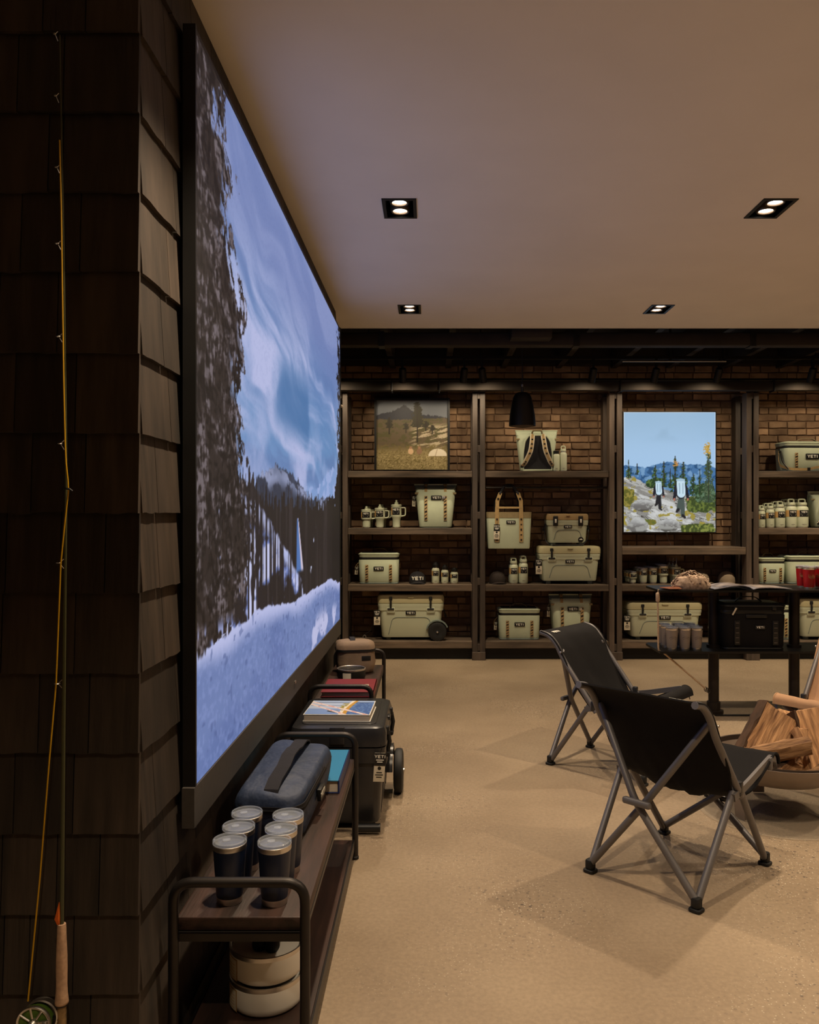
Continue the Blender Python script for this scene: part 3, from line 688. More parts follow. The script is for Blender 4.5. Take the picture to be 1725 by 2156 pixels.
def soft_cooler(label, loc, w, d, h, rotz=0, fab='sagefab', trim='tan', dark=False, tagged=True, strap='side', handle=True, group='sage soft coolers with zipped lids'):
    t = thing('soft_cooler', label, 'cooler', loc, rotz, group)
    MB().rblock(w, d, .012, h * .80, .05, .018, .97, .95, k=5).build('body', fab, t)
    MB().rblock(w * .965, d * .94, 0, .02, .045, .006, k=5).build('base', 'sagedark' if not dark else 'black', t)
    MB().rblock(w * .985, d * .97, h * .785, h * .86, .045, .004, k=5).build('zipper', 'black', t)
    ld = MB().rblock(w, d, h * .845, h, .05, .016, k=5).build('lid', fab, t)
    MB().tube([(x, y, h * .955) for x, y in rring(w + .002, d + .002, .05, 5)], .005, 6, closed=True).build('piping', fab if not dark else 'black', ld)
    MB().rblock(w * .86, d * .8, h - .001, h + .004, .04, .002, k=4).build('lid_panel', 'blackfab' if not dark else 'black', ld)
    yf = -d / 2 - .003
    if dark:
        for s in (-1, 1):
            wb = MB().rblock(.042, .004, h * .12, h * .64, .002, .001, k=1).build('webbing', 'black', t, (s * w * .30 + .01, yf, 0))
            g = MB()
            for i in range(5): g.box((0, -.003, h * (.17 + .105 * i)), (.024, .003, .004))
            g.build('stitching', 'etch', wb, smooth=0)
        MB().rblock(w * .34, .02, h * .70, h * .77, .008, .006, c=(w * .02, yf)).build('grab_handle', 'black', t)
        for s in (-1, 1): MB().rblock(.03, .01, h * .87, h * .95, .004, .003, c=(s * w * .3, yf)).build('buckle', 'black', t)
    else:
        for s in (-1, 1): webbing(t, s * w * .295, yf, h * .10, h * .62, .032 if w > .3 else .027, 6)
    badge(t, w * .25 if not dark else .075, (0 if not dark else w * .08, yf + .002, h * .50))
    if handle:
        MB().strap(fillet([(-w * .22, 0, h), (-w * .12, 0, h + .04), (w * .12, 0, h + .04), (w * .22, 0, h)], .05, 6), .026, .006, (0, 1, 0)).build('handle', 'tanmat' if not dark else 'black', t)
    for s in (-1, 1):
        MB().tube([(s * (w / 2 + .002), .015 * math.cos(q), h * .70 + .02 * math.sin(q)) for q in np.linspace(0, 2 * PI, 10, endpoint=False)], .004, 6, closed=True).build('side_ring', 'black', t)
    if strap == 'side':
        p = MB().strap(fillet([(-w / 2 - .006, 0, h * .68), (-w / 2 - .045, .0, h * .56), (-w / 2 - .04, -.005, h * .30), (-w / 2 - .012, -.01, h * .36), (-w / 2 - .02, .01, h * .6)], .04, 4), .022, .005, (0, 1, 0)).build('shoulder_strap', 'tan' if not dark else 'black', t)
        MB().box((-w / 2 - .04, -.005, h * .36), (.022, .026, .03)).build('strap_buckle', 'black', p, smooth=0)
    if strap == 'front':
        p = MB().strap(fillet([(-w / 2 - .01, 0, h * .68), (-w / 2 - .03, -.05, h * .2), (-w * .42, -d / 2 - .03, .02), (-w * .1, -d / 2 - .035, .018), (w * .1, -d / 2 - .03, .05), (w * .3, -d / 2 - .03, .02)], .05, 4), .026, .006, (0, 0, 1)).build('shoulder_strap', 'tan', t)
        MB().box((-w * .1, -d / 2 - .037, .02), (.03, .01, .034)).build('strap_buckle', 'black', p, smooth=0)
        MB().strap(fillet([(-w / 2 - .012, -.05, h * .7), (-w / 2 - .02, -.09, h * .35), (-w * .46, -d / 2 - .02, .02)], .05, 4), .022, .005, (0, 1, 0)).build('dark_strap', 'black', t)
    if tagged: hangtag(t, (-w / 2 - .025, -.04, h * .55), (0, .1, .5), .032, .085)
    return t
def tapered_bag(label, loc, w, d, h, rotz=0, straps=True, back=False, top='sagedark', tagged=True, web=True):
    t = thing('cooler_backpack' , label, 'backpack', loc, rotz, 'tall tapered cooler bags')
    MB().loft([(.012, w * .74, d * .9, .05), (.02, w * .76, d * .95, .06), (h * .45, w * .85, d, .06), (h * .78, w * .925, d * .86, .05), (h * .86, w * .935, d * .70, .04), (h * .90, w * .93, d * .5, .03)], 5).build('body', 'sagefab', t)
    MB().rblock(w * .72, d * .88, 0, .022, .05, .006, k=4).build('base', 'sagedark', t)
    cl = MB().loft([(h * .87, w * .95, d * .60, .03), (h * .93, w * .97, d * .26, .02), (h * .985, w * 1.0, d * .13, .012), (h, w * 1.0, d * .11, .01)], 4).build('collar', top, t)
    MB().rblock(w * 1.0, .012, h * .965, h * .995, .004, .003, c=(0, -d * .07)).build('closure_strip', 'sagefab', cl)
    yb = lambda z: -(d / 2) * (1.0 if z < h * .45 else 1 - .14 * (z / h - .45) / .33) - .004
    if not back:
        for s in (-1, 1):
            x = s * w * .225
            if web:
                wb = webbing(t, x, 0, h * .17, h * .72, .033, 7, (-.02, 0, 0)); wb.location.y = yb(h * .45) - .004
            up = MB().strap(fillet([(x, yb(h * .7) + .006, h * .70), (x, -d * .36, h * .88), (x, -d * .10, h + .008), (x, d * .05, h + .01), (x, d * .12, h * .95)], .04, 4), .03, .005, (1, 0, 0)).build('top_strap', 'tan', t)
            MB().rblock(.036, .03, h * .955, h * 1.03, .006, .005, c=(x, -d * .10)).build('buckle', 'black', up)
            MB().rblock(.03, .014, h * .90, h * .93, .004, .003, c=(x, -d * .33)).build('strap_slider', 'black', up)
            MB().rblock(.055, .012, h * .755, h * .80, .003, .003, c=(s * w * .42, -d * .38)).build('side_tab', 'tanmat', t)
        badge(t, w * .25, (w * .02, yb(h * .68) - .004, h * .68))
        if web:
            MB().lathe([(.0, -.008), (.016, -.006), (.016, .006), (0, .008)], 10, T=Tr(w * .19, yb(h * .7) - .018, h * .68) @ Rx(PI / 2)).build('clip', 'steel', t)
        sp = MB().strap(fillet([(-w * .44, .02, h * .8), (-w * .52, 0, h * .72), (-w * .50, .0, h * .50), (-w * .45, .02, h * .46)], .04, 4), .028, .006, (0, 1, 0)).build('side_strap', 'tan', t)
        MB().box((-w * .505, 0, h * .56), (.03, .02, .04)).build('strap_buckle', 'black', sp, smooth=0)
    else:
        pnl = [(x, z) for x, z in ((-.33, .03), (-.34, .45), (-.30, .72), (-.2, .86), (.2, .86), (.30, .72), (.34, .45), (.33, .03))]
        pl = [(p.x * w, p.z * h) for p in fillet([(a, 0, b) for a, b in pnl] , .06, 4)]
        MB().prism(pl, yb(h * .4) - .012, yb(h * .4) + .05).build('back_panel', 'blackfab', t, smooth=30)
        MB().tube([(x, yb(h * .4) - .012, z) for x, z in pl], .011, 8, closed=True).build('panel_trim', 'sagefab', t)
        for s in (-1, 1):
            pa = fillet([(s * w * .12, yb(0) - .01, h * .88), (s * w * .14, yb(0) - .045, h * .70), (s * w * .17, yb(0) - .055, h * .48), (s * w * .30, yb(0) - .03, h * .20), (s * w * .36, yb(0) - .012, h * .13)], .1, 5)
            sp = MB().strap(pa, .048, .012, (.97, 0, .24 * s)).build('shoulder_strap', 'cream', t)
            MB().strap([Vector(p) + Vector((0, -.009, 0)) for p in pa], .024, .004, (.97, 0, .24 * s)).build('webbing', 'tan', sp)
            g = MB()
            for i in range(2, len(pa) - 2, 3): g.box(Vector(pa[i]) + Vector((0, -.013, 0)), (.018, .004, .016))
            g.build('webbing_slots', 'black', sp, smooth=0)
            MB().box(Vector(pa[-1]), (.035, .02, .035)).build('strap_buckle', 'black', sp, smooth=0)
            MB().rblock(.06, .012, h * .755, h * .79, .003, .003, c=(s * w * .44, -d * .36)).build('side_tab', 'tanmat', t)
        MB().tube(fillet([(-w * .12, -d * .3, h * .9), (-w * .1, -d * .42, h * .98), (w * .1, -d * .42, h * .98), (w * .12, -d * .3, h * .9)], .03, 4), .009, 8).build('grab_handle', 'tanmat', t)
    if tagged: hangtag(t, (-w * .5, -.03, h * .72), (0, .05, .5), .04, .11)
    return t
def hard_cooler(label, loc, w, d, h, rotz=0, body='sage', lid='sandlid', wheel=False, tagx=-1, latch='rubber', front=True, group='sage hard coolers', wr=.20, wo=.50):
    t = thing('hard_cooler', label, 'cooler', loc, rotz, group)
    fb = .035 if not wheel else .03
    MB().loft([(fb, w * .86, d * .84, .04), (fb + .012, w * .885, d * .87, .05), (h * .64, w * .945, d * .95, .05), (h * .655, w * .985, d * .985, .045), (h * .72, w * .99, d * .99, .045), (h * .735, w * 1.0, d, .045), (h * .80, w * 1.0, d, .045)], 5).build('body', body, t)
    ld = MB().loft([(h * .80, w * .97, d * .97, .04), (h * .815, w * 1.01, d * 1.01, .05), (h * .93, w * 1.01, d * 1.01, .05), (h * .985, w * .985, d * .97, .05), (h, w * .93, d * .90, .05)], 5).build('lid', lid, t)
    MB().rblock(w * .09, .02, h * .92, h * .965, .006, .005, c=(0, -d * .5)).build('lid_notch', lid, ld)
    yf = lambda z: -(d * (.87 + .08 * (z - fb) / (h * .6))) / 2
    if front:
        pts = fillet([(-w * .335, yf(fb) - .001, fb + .03), (-w * .275, yf(h * .5) - .001, h * .50), (w * .275, yf(h * .5) - .001, h * .50), (w * .335, yf(fb) - .001, fb + .03)], .05, 5)
        MB().tube(pts, .0035, 6).build('panel_outline', 'sagedark' if body == 'sage' else 'black', t)
    for s in (-1, 1):
        x = s * w * .30
        if latch == 'rubber':
            lt = MB(); lt.tube([(x, -d * .515, h * .90), (x, -d * .53, h * .80), (x, -d * .515, h * .70)], [.008, .011, .009], 8)
            lt.rblock(.034, .02, h * .87, h * .95, .007, .006, c=(x, -d * .505)); lt.tube([(x - .034, -d * .515, h * .685), (x + .034, -d * .515, h * .685)], .010, 8)
            lt = lt.build('latch', 'rubber', t)
            MB().rblock(.085, .014, h * .60, h * .72, .01, .005, c=(x, -d * .49)).build('latch_keeper', body, t)
        else:
            lt = MB().rblock(.05, .022, h * .62, h * .93, .006, .006, c=(x, -d * .51)).build('latch', 'black', t)
            MB().rblock(.018, .006, h * .72, h * .84, .002, .002, c=(x, -d * .51 - .013)).build('latch_mark', 'white', lt)
        MB().rblock(.05, .05, 0, fb + .01, .012, .006, c=(s * w * .34, -d * .28)).build('foot', 'sagedark' if body == 'sage' else 'rubber', t)
        MB().rblock(.05, .05, 0, fb + .01, .012, .006, c=(s * w * .34, d * .28)).build('foot', 'sagedark' if body == 'sage' else 'rubber', t)
        ro = MB().tube(fillet([(s * w * .49, -d * .2, h * .68), (s * (w * .5 + .02), -d * .2, h * .5), (s * (w * .5 + .02), d * .2, h * .5), (s * w * .49, d * .2, h * .68)], .03, 4), .006, 6).build('rope_handle', 'black', t)
        MB().tube([(s * (w * .5 + .02), -d * .14, h * .5), (s * (w * .5 + .02), d * .14, h * .5)], .014, 8).build('grip', 'black', ro)
    badge(t, max(.085, w * .15), (0, yf(h * .58) - .004, h * (.60 if latch == 'rubber' else .60)))
    if wheel:
        r = h * wr
        for yy in (-d * wo, d * .42):
            T = Tr(w * .40, yy, r) @ Rx(PI / 2)
            wh = MB().lathe([(r * .55, .0), (r * .82, .0), (r * .97, .008), (r, .02), (r, .035), (r * .97, .045), (r * .8, .05), (r * .55, .045)], 28, T=T).build('wheel', 'rubber', t)
            hb = MB().lathe([(0, .052), (r * .16, .05), (r * .2, .03), (r * .2, .01)], 14, T=T)
            for q in range(5): a = q * 2 * PI / 5; hb.tube([T @ Vector((r * .15 * math.cos(a), r * .15 * math.sin(a), .035)), T @ Vector((r * .6 * math.cos(a), r * .6 * math.sin(a), .035))], .010, 6)
            hb.build('wheel_hub', 'black', wh)
            MB().lathe([(0, .058), (r * .1, .056), (r * .1, .05)], 10, T=T).build('axle_cap', 'steel', wh)
        arch = [(w * .40 + r * 1.18 * math.cos(a), -d * .475, r + r * 1.18 * math.sin(a)) for a in np.linspace(PI * .93, PI * .12, 14)]
        MB().strap(arch, .05, .012, (0, 1, 0)).build('wheel_arch', 'sagedark' if body == 'sage' else body, t)
    if tagx: hangtag(t, (tagx * (w * .5 + .005), -d * .49, h * .66), (0, 0, .1), .065, .155)
    return t
def letter_ring(parent, r, z, h, name='lettering', m='white', text='YETI', ang=0):
    o = letters(MB(), text, h, c=(0, z), depth=.0008, y=-.0004).bend(r).build(name, m, parent, None, (0, 0, ang), 0); return o
def patch(r, z0, z1, a0, a1, n=10):
    a0, a1 = math.radians(a0) - PI / 2, math.radians(a1) - PI / 2
    return MB().lathe([(r - .001, z0), (r, z0), (r, z1), (r - .001, z1)], n, a0=a0, a1=a1)
def sleeve(t, r, z0, z1):
    """paper sleeve: black front with pale words, kraft side"""
    b = patch(r + .0015, z0, z1, -40, 48).build('label_sleeve', 'black', t); zc = (z0 + z1) / 2; h = z1 - z0
    g = letters(MB(), 'YETI', h * .26, c=(.002, z0 + h * .72), depth=.0008, y=-.0002)
    for q, w in ((.40, 1.1), (.22, .8)): g.box((.002, -.0006, z0 + h * q), (r * w, .0008, h * .09))
    g.bend(r + .0015).build('sleeve_print', 'white', b, smooth=0)
    patch(r + .0013, z0, z1, -88, -41, 6).build('sleeve_side', 'kraft', b)
_cache = {}
def stock(key, fn, label, loc, rotz, group, cat):
    """build the first of a kind, copy it (with its parts) for the rest"""
    if key not in _cache: _cache[key] = fn(); o = _cache[key]; o.location = loc; o.rotation_euler = (0, 0, rotz)
    else: o = dup(_cache[key], loc, rotz)
    o['label'] = label; o['category'] = cat
    if group: o['group'] = group
    elif 'group' in o: del o['group']
    return o
def bottle_mesh(r, h, cap, tagged=True, sleeve_on=True, name='water_bottle', coat='sage'):
    t = thing(name, 'x', 'bottle'); n = 24; hb = h * (.74 if cap == 'handle' else .72 if cap == 'chug' else .84)
    MB().lathe([(r * .93, .010), (r, .02), (r, hb * .86), (r * .93, hb * .94), (r * .74, hb), (0, hb)], n).build('body', coat, t)
    MB().lathe([(0, 0), (r * .9, 0), (r * .93, .004), (r * .93, .011)], n).build('base_ring', 'steel', t)
    MB().lathe([(r * .72, hb), (r * .72, hb + h * .035), (0, hb + h * .035)], n).build('neck_ring', 'steel' if cap != 'hot' else 'black', t)
    z = hb + h * .03; k = h - z
    if cap == 'handle':
        c = MB().lathe([(r * .74, z), (r * .78, z + .004), (r * .78, z + k * .35), (r * .7, z + k * .45), (0, z + k * .45)], n).build('cap', coat, t)
        MB().tube(fillet([(-r * .52, 0, z + k * .3), (-r * .52, 0, z + k * .9), (r * .52, 0, z + k * .9), (r * .52, 0, z + k * .3)], k * .22, 4), k * .105, 8).build('cap_handle', coat, c)
    elif cap == 'hot':
        c = MB().lathe([(r * .76, z), (r * .8, z + .004), (r * .8, z + k * .9), (r * .7, h), (0, h)], n).build('cap', 'black', t)
    else:
        c = MB().lathe([(r * .76, z), (r * .80, z + .004), (r * .78, z + k * .55), (r * .55, z + k * .70), (r * .5, z + k * .95), (r * .4, h), (0, h)], n).build('cap', 'black', t)
    if sleeve_on: sleeve(t, r, hb * .52, hb * .82)
    g = letters(MB(), 'YETI', r * .18, c=(0, hb * .10 + .012), depth=.0006, y=-.0003).bend(r).build('etched_mark', 'etch', t, smooth=0)
    return t
def mug_mesh(r, h):
    t = thing('handled_mug', 'x', 'mug'); n = 26
    MB().lathe([(r * .70, .010), (r * .72, .02), (r * .76, h * .34), (r * .98, h * .40), (r, h * .43), (r * 1.0, h * .77), (0, h * .77)], n).build('body', 'sage', t)
    MB().lathe([(0, 0), (r * .6, 0), (r * .62, .011), (r * .5, .012)], n).build('base_ring', 'steel', t)
    l = MB().lathe([(r * 1.0, h * .77), (r * 1.03, h * .785), (r * 1.03, h * .83), (r * .9, h * .845), (0, h * .845)], n).build('lid', 'sage', t)
    MB().lathe([(r * .99, h * .765), (r * 1.005, h * .765), (r * 1.005, h * .778)], n).build('lid_seal', 'black', l)
    MB().lathe([(r * .36, h * .84), (r * .36, h * .915), (r * .2, h * .92), (r * .2, h), (0, h)], 16).build('straw_stopper', 'sage', l)
    MB().tube(fillet([(r * .92, 0, h * .72), (r * 1.75, 0, h * .73), (r * 1.75, 0, h * .44), (r * .95, 0, h * .42)], r * .35, 4), r * .13, 8).build('handle', 'sage', t)
    sleeve(t, r, h * .47, h * .73); return t
def tumbler_mesh(r, h, coat='sage', name='tumbler', clear=True, sl=True, tier=False, emblem=None):
    t = thing(name, 'x', 'tumbler'); n = 28; rb = r * .80
    prof = [(rb * .97, .018), (rb, .024), (r * .985, h * .86)] if not tier else [(r * .72, .016), (r * .74, h * .40), (r * .97, h * .46), (r * .99, h * .86)]
    MB().lathe(prof, n).build('body', coat, t)
    rt = rb if not tier else r * .72
    MB().lathe([(0, 0), (rt * .93, 0), (rt * .965, .004), (rt * .972, .019)], n).build('base_band', 'steel', t)
    MB().lathe([(r * .985, h * .855), (r, h * .86), (r * 1.005, h * .935), (r * .97, h * .94), (r * .95, h * .80), (0, h * .79)], n).build('rim_band', 'steel', t)
    if clear:
        l = MB().lathe([(r * .94, h * .90), (r * .94, h * .94), (r * 1.02, h * .945), (r * 1.03, h * .985), (r * .98, h), (r * .90, h * .995), (r * .86, h * .96), (0, h * .955)], n).build('lid', 'glass', t)
        MB().rblock(r * .5, r * .5, h * .958, h * .985, r * .2, .003, c=(-r * .2, r * .1)).build('slider', 'glass', l)
        MB().rblock(r * .14, r * .14, h * .985, h * 1.0, r * .06, .003, c=(-r * .9, 0)).build('lid_tab', 'glass', l)
    if sl: sleeve(t, r * (.93 if not tier else .985), h * .55, h * .8)
    if emblem == 'swoosh':
        a = [(math.sin(q) * .030, 0, h * .52 + math.cos(q * 1.3) * .012) for q in np.linspace(-1.2, 1.2, 9)]
        g = MB().strap(a, .006, .001, (0, 0, 1)); g.strap([(p[0] * .8, p[1], p[2] - .012) for p in a], .004, .001, (0, 0, 1))
        g.bend(r * .905).build('etched_mark', 'etch', t, smooth=0)
    if emblem == 'disc':
        g = MB(); pts = [(.030 * math.cos(q) + .002, 0, h * .60 + .017 * math.sin(q)) for q in np.linspace(.5, 5.8, 18)]
        g.strap(pts, .012, .0012, (0, 0, 1)); g.prism([(.018 * math.cos(q), h * .60 + .011 * math.sin(q)) for q in np.linspace(0, 2 * PI, 14, endpoint=False)], -.0012, 0)
        g.bend(r * .915).build('emblem', 'emblem', t, smooth=0)
    return t
def cap_mesh(label, loc, m, rotz=0, text=True, s=1.0, front='blackfab'):
    t = thing('baseball_cap', label, 'cap', loc, rotz); r = .085 * s; H = .125 * s; g = MB()
    prof = [(r * 1.04, 0), (r * 1.05, H * .25), (r * 1.0, H * .5), (r * .84, H * .76), (r * .55, H * .93), (r * .2, H * .995), (0, H)]
    g.lathe(prof, 24, T=Matrix.Diagonal((1, 1.12, 1, 1))).build('crown', m, t)
    MB().lathe([(.008, H - .001), (.006, H + .004), (0, H + .005)], 8).build('button', m, t)
    gr = [[(x * .078 * s, -r * 1.0 - (.075 * s * (1 - x * x) ** .5 + .004) * v, .018 * s - .016 * s * abs(x) ** 2 - .004 * v) for v in np.linspace(0, 1, 5)] for x in np.linspace(-1, 1, 13)]
    MB().sheet(gr, .005).build('brim', m, t)
    for q in range(6):
        a = q * PI / 3 + PI / 6
        MB().tube([(rr * math.cos(a) * 1.003, rr * 1.12 * math.sin(a) * 1.003, zz + .0005) for rr, zz in prof[1:-1]], .0012, 4).build('seam', m, t)
    if text:
        letters(MB(), 'YETI', .034 * s, c=(0, H * .48), depth=.004, y=0, st=.28).bend(r * 1.12).build('lettering', 'white', t, smooth=0)
    return t
# ------------------------------------------------------------------ goods on the shelves
def spot(x0, x1, y0, y1, d): return px((x0 + x1) / 2, d), (x1 - x0) * d / F, (y1 - y0) * d / F   # centre, width, height
def on(x0, x1, y0, y1, front, depth): c, w, h = spot(x0, x1, y0, y1, front); return (c, front + depth / 2), w, h
# first bay
t = thing('framed_picture', 'framed print of a meadow, tent and dark mountain on the top shelf', 'picture', (0, 0, 0))
d = 8.78; x0, x1, z0, z1 = px(793, d), px(943, d), pz(989, d), pz(843, d); FWD = .022
fb = MB()
for a, b in (((x0 - FWD, z0 - .004), (x0, z1 + FWD)), ((x1, z0 - .004), (x1 + FWD, z1 + FWD)), ((x0, z1), (x1, z1 + FWD)), ((x0, z0 - .004), (x1, z0))):
    fb.box(((a[0] + b[0]) / 2, d + .005, (a[1] + b[1]) / 2), (b[0] - a[0], .06, b[1] - a[1]))
fb.build('frame', 'black', t, smooth=0); MB().box(((x0 + x1) / 2, d + .02, (z0 + z1) / 2), (x1 - x0, .03, z1 - z0)).build('backing', 'black', t, smooth=0)
nu, nv = 110, 110; us = np.linspace(0, 1, nu); vs = np.linspace(0, 1, nv); U, V = np.meshgrid(us, vs); X = U * 150; Y = (1 - V) * 147
im = np.zeros((nv, nu, 3)); im[:] = (112, 118, 128)
rd = lambda p, am=0, f=.2, s=1: np.interp(X, [a for a, b in p], [b for a, b in p]) + (fbm(X * f, X * 0 + s, 3, s) - .5) * am
m = ss(Y - rd([(0, 30), (15, 26), (30, 24), (42, 18), (50, 14), (56, 9), (62, 10), (70, 19), (80, 24), (100, 30), (125, 32), (150, 36)], 5, .35, 2), 0, 1.5); lay(im, m, (44, 46, 58))
m = ss(Y - rd([(0, 38), (40, 40), (90, 38), (150, 36)], 4, .3, 5), 0, 3); lay(im, m, (98, 84, 62))
lay(im, m * ss(fbm(X * .14, Y * .2, 4, 7), .45, .6), (84, 80, 46)); lay(im, ss(Y, 45, 60) * ss(fbm(X * .05, Y * .3 + X * .08, 4, 9), .52, .62) * ss(X, 60, 90) * (1 - ss(Y, 95, 105)), (190, 176, 150))
lay(im, ss(Y, 92, 112), (150, 134, 92)); lay(im, ss(Y, 88, 100) * ss(fbm(X * .3, Y * .4, 3, 11), .5, .65), (118, 104, 60)); lay(im, ss(Y, 100, 120) * ss(vn(X * .8, Y * .8, 13), .6, .8), (190, 172, 124))
for cx, y0, y1, wd_ in ((86, 4, 90, 15), (27, 36, 72, 9), (62, 46, 70, 8), (104, 44, 66, 10), (118, 52, 72, 8)):
    q = np.clip((Y - y0) / (y1 - y0), 0, 1); e = np.abs(X - cx - (vn(X * .3, Y * .35, 3) - .5) * 6)
    lay(im, (Y > y0) * (Y < y1) * ss(wd_ * (.35 + .6 * np.sin(q * 2.4)) * (.5 + .9 * vn(X * .35, Y * .4, cx)) - e, 0, 2) * (q < .62) , (50, 46, 28)); lay(im, (Y > y0) * (Y < y1) * ss(1.6 - np.abs(X - cx), 0, .8), (44, 36, 26))
m = ss(1 - ((X - 129) / 20) ** 2 - (np.clip(117 - Y, 0, 99) / 15) ** 2, 0, .1) * (Y < 118); lay(im, m, (236, 226, 204)); lay(im, m * ss(1.2 - np.abs(X - 124 - (117 - Y) * .3), 0, .8), (186, 166, 134))
for cx, c in ((72, (226, 190, 150)), (90, (150, 116, 92))): lay(im, ss(1 - ((X - cx) / 6) ** 2 - ((Y - 108) / 7) ** 2, 0, .2), c); lay(im, ss(1 - ((X - cx) / 3) ** 2 - ((Y - 100) / 3) ** 2, 0, .3), (170, 130, 100))
picture('print', M['print'], us, vs, im, (x0, d, z0), (x1 - x0, 0, 0), (0, 0, z1 - z0), t)

p, w, h = on(872, 963, 1018, 1112, 8.58, .24); tapered_bag('tall sage cooler bag with two tan straps, right of the three handled mugs', (*p, S2), w, .24, h, .0)
for k, (x0, x1, y0, lb) in enumerate(((759, 785, 1066, 'shortest of the three sage handled mugs, leftmost on its shelf'), (788, 813, 1062, 'middle sage handled mug of the three on the second shelf'), (823, 848, 1053, 'tallest sage handled mug, beside the tall cooler bag'))):
    d = 8.60; r = (x1 - x0) / 2 * d / F; hh = (1112 - y0) * d / F * 1.0
    o = mug_mesh(r * .88, hh); o.location = (px((x0 + x1) / 2 - 1, d), d + r, S2); tag(o, lb, 'mug', 'sage handled mugs'); o.rotation_euler = (0, 0, -.12)
    if k < 2: o2 = dup(o, (px((x0 + x1) / 2 + 4, d + .17), d + .17 + r, S2), .2, ('sage handled mug tucked behind the shortest of the front three', 'sage handled mug hidden behind the middle one of the front three')[k])
p, w, h = on(755, 840, 1166, 1232, 8.56, .26); soft_cooler('sage soft cooler with black zip left of the black cap', (*p, S3), w, .26, h, .0, tagged=True)
cap_mesh('black baseball cap with white lettering between soft cooler and bottles', (px(879, 8.66), 8.68, S3), 'blackfab', .05, True, 1.0)
for x, hh, r, lb in ((917.5, 46, 8, 'tallest of three sage bottles with black caps, beside the black cap'), (937, 40, 7.6, 'middle-height bottle of three with black caps'), (957, 34, 8, 'shortest of three sage bottles with black caps, nearest the posts')):
    d = 8.6; o = bottle_mesh(r * d / F * 1.02, hh * d / F, 'chug'); o.location = (px(x, d), d + .04, S3); tag(o, lb, 'bottle', 'sage bottles with black caps')
p, w, h = on(795, 935, 1252, 1349, 8.53, .38); hard_cooler('sage hard cooler with one big black wheel showing, on the lowest shelf', (*p, S4), w, .36, h, 0, wheel=True)
t = thing('cord', 'thin dark cord with a clip hanging left of the wheeled sage cooler', 'cord', (0, 0, 0))
d = 8.64; MB().tube([(px(790, d), d, pz(1294, d)), (px(788, d), d - .01, pz(1312, d)), (px(780, d), d, pz(1328, d)), (px(770, d), d - .02, pz(1335, d)), (px(768, d), d - .02, S4 + .012)], .004, 6).build('cord_line', 'black', t)
MB().tube([(px(768, d) + .016 * math.cos(a), d - .02, S4 + .025 + .02 * math.sin(a)) for a in np.linspace(0, 2 * PI, 12, endpoint=False)], .004, 6, closed=True).build('clip', 'steel', t)

# second bay
p, w, h = on(1087, 1177, 903, 992, 8.62, .2); tapered_bag('sage cooler backpack turned to show its black back panel and straps', (*p, S1), w, .2, h, 0, back=True, top='sagefab', tagged=False)
d = 8.58; o = bottle_mesh(7.6 * d / F, 44 * d / F, 'hot', sleeve_on=False); o.location = (px(1172.5, d), d + .035, S1); tag(o, 'sage bottle with flat black cap leaning close to the backpack', 'bottle')
o = bottle_mesh(7.8 * d / F, 55 * d / F, 'handle', sleeve_on=False); o.location = (px(1187.5, d), d + .04, S1); tag(o, 'taller sage bottle with a loop cap, right of the backpack', 'bottle')
# tote hanging from the rail
d = 8.56; x0, x1 = px(1024, d), px(1120, d); w = x1 - x0; zb, zt = pz(1155, d), pz(1078, d); h = zt - zb; dp = .17
t = thing('tote_bag', 'sage carry tote with tan handles hung on the rail', 'bag', ((x0 + x1) / 2, d + .075, zb))
MB().loft([(0, w * .90, dp * .9, .02), (.012, w * .92, dp * .95, .025), (h * .85, w * .985, dp, .03)], 4).build('body', 'sagefab', t)
MB().loft([(h * .84, w * .99, dp + .006, .03), (h, w * 1.0, dp + .006, .03), (h, w * .97, dp - .02, .025), (h * .9, w * .96, dp - .03, .02)], 4).build('top_band', 'tanmat', t)
rl = 1.79 - zb
for s, mt_ in ((-1, 'tan'), (1, 'black')):
    y = s * (dp / 2 + .004); x = w * .265
    pa = fillet([(-x, y, h * .18), (-x, y, h * 1.0), (-x * .98, y, h * 1.32), (-x * .45, y * .8, h * 1.62), (-x * .2, y * .3, rl + .014 + .012), (x * .2, y * .3, rl + .014 + .012), (x * .45, y * .8, h * 1.62), (x * .98, y, h * 1.32), (x, y, h * 1.0), (x, y, h * .18)], .05, 4)
    ha = MB()
    for q in (-1, 1):
        ha.strap([(q * x, y, h * .18), (q * x, y, h * .6), (q * x, y, h * 1.0), (q * x * .98, y, h * 1.15)], .042, .005, (1, 0, 0))
        ha.strap([(q * x * .98, y, h * 1.13), (q * x * .97, y, h * 1.3), (q * x * .72, y * .95, h * 1.52)], .040, .006, (1, 0, .25 * q))
    hn = ha.build('handle', mt_, t)
    MB().tube(fillet([(-x * .78, y * .95, h * 1.48), (-x * .40, y * .5, h * 1.70), (-x * .15, y * .2, rl + .028), (x * .15, y * .2, rl + .028), (x * .40, y * .5, h * 1.70), (x * .78, y * .95, h * 1.48)], .05, 4), .014, 8).build('handle_grip', 'blackfab', hn)
    MB().strap([(-x, y - s * -.003, h * 1.12), (x, y - s * -.003, h * 1.12)], .02, .005, (0, 0, 1)).build('handle_tie', mt_, hn)
    g = MB()
    if s < 0:
        for i in range(5):
            for q in (-1, 1): g.box((q * x, y - .004, h * (.24 + .14 * i)), (.016, .003, .012 + .008 * ((i + q) % 2)))
        for q in (-1, 1): g.box((q * x * .9, y - .006, h * 1.36), (.02, .004, .02))
        g.build('webbing_slots', 'black', hn, smooth=0)
badge(t, w * .20, (w * .04, -dp / 2 - .002, h * .72)); hangtag(t, (-w * .27, -dp / 2 - .02, h * .66), (0, .03, 0), .062, .155)
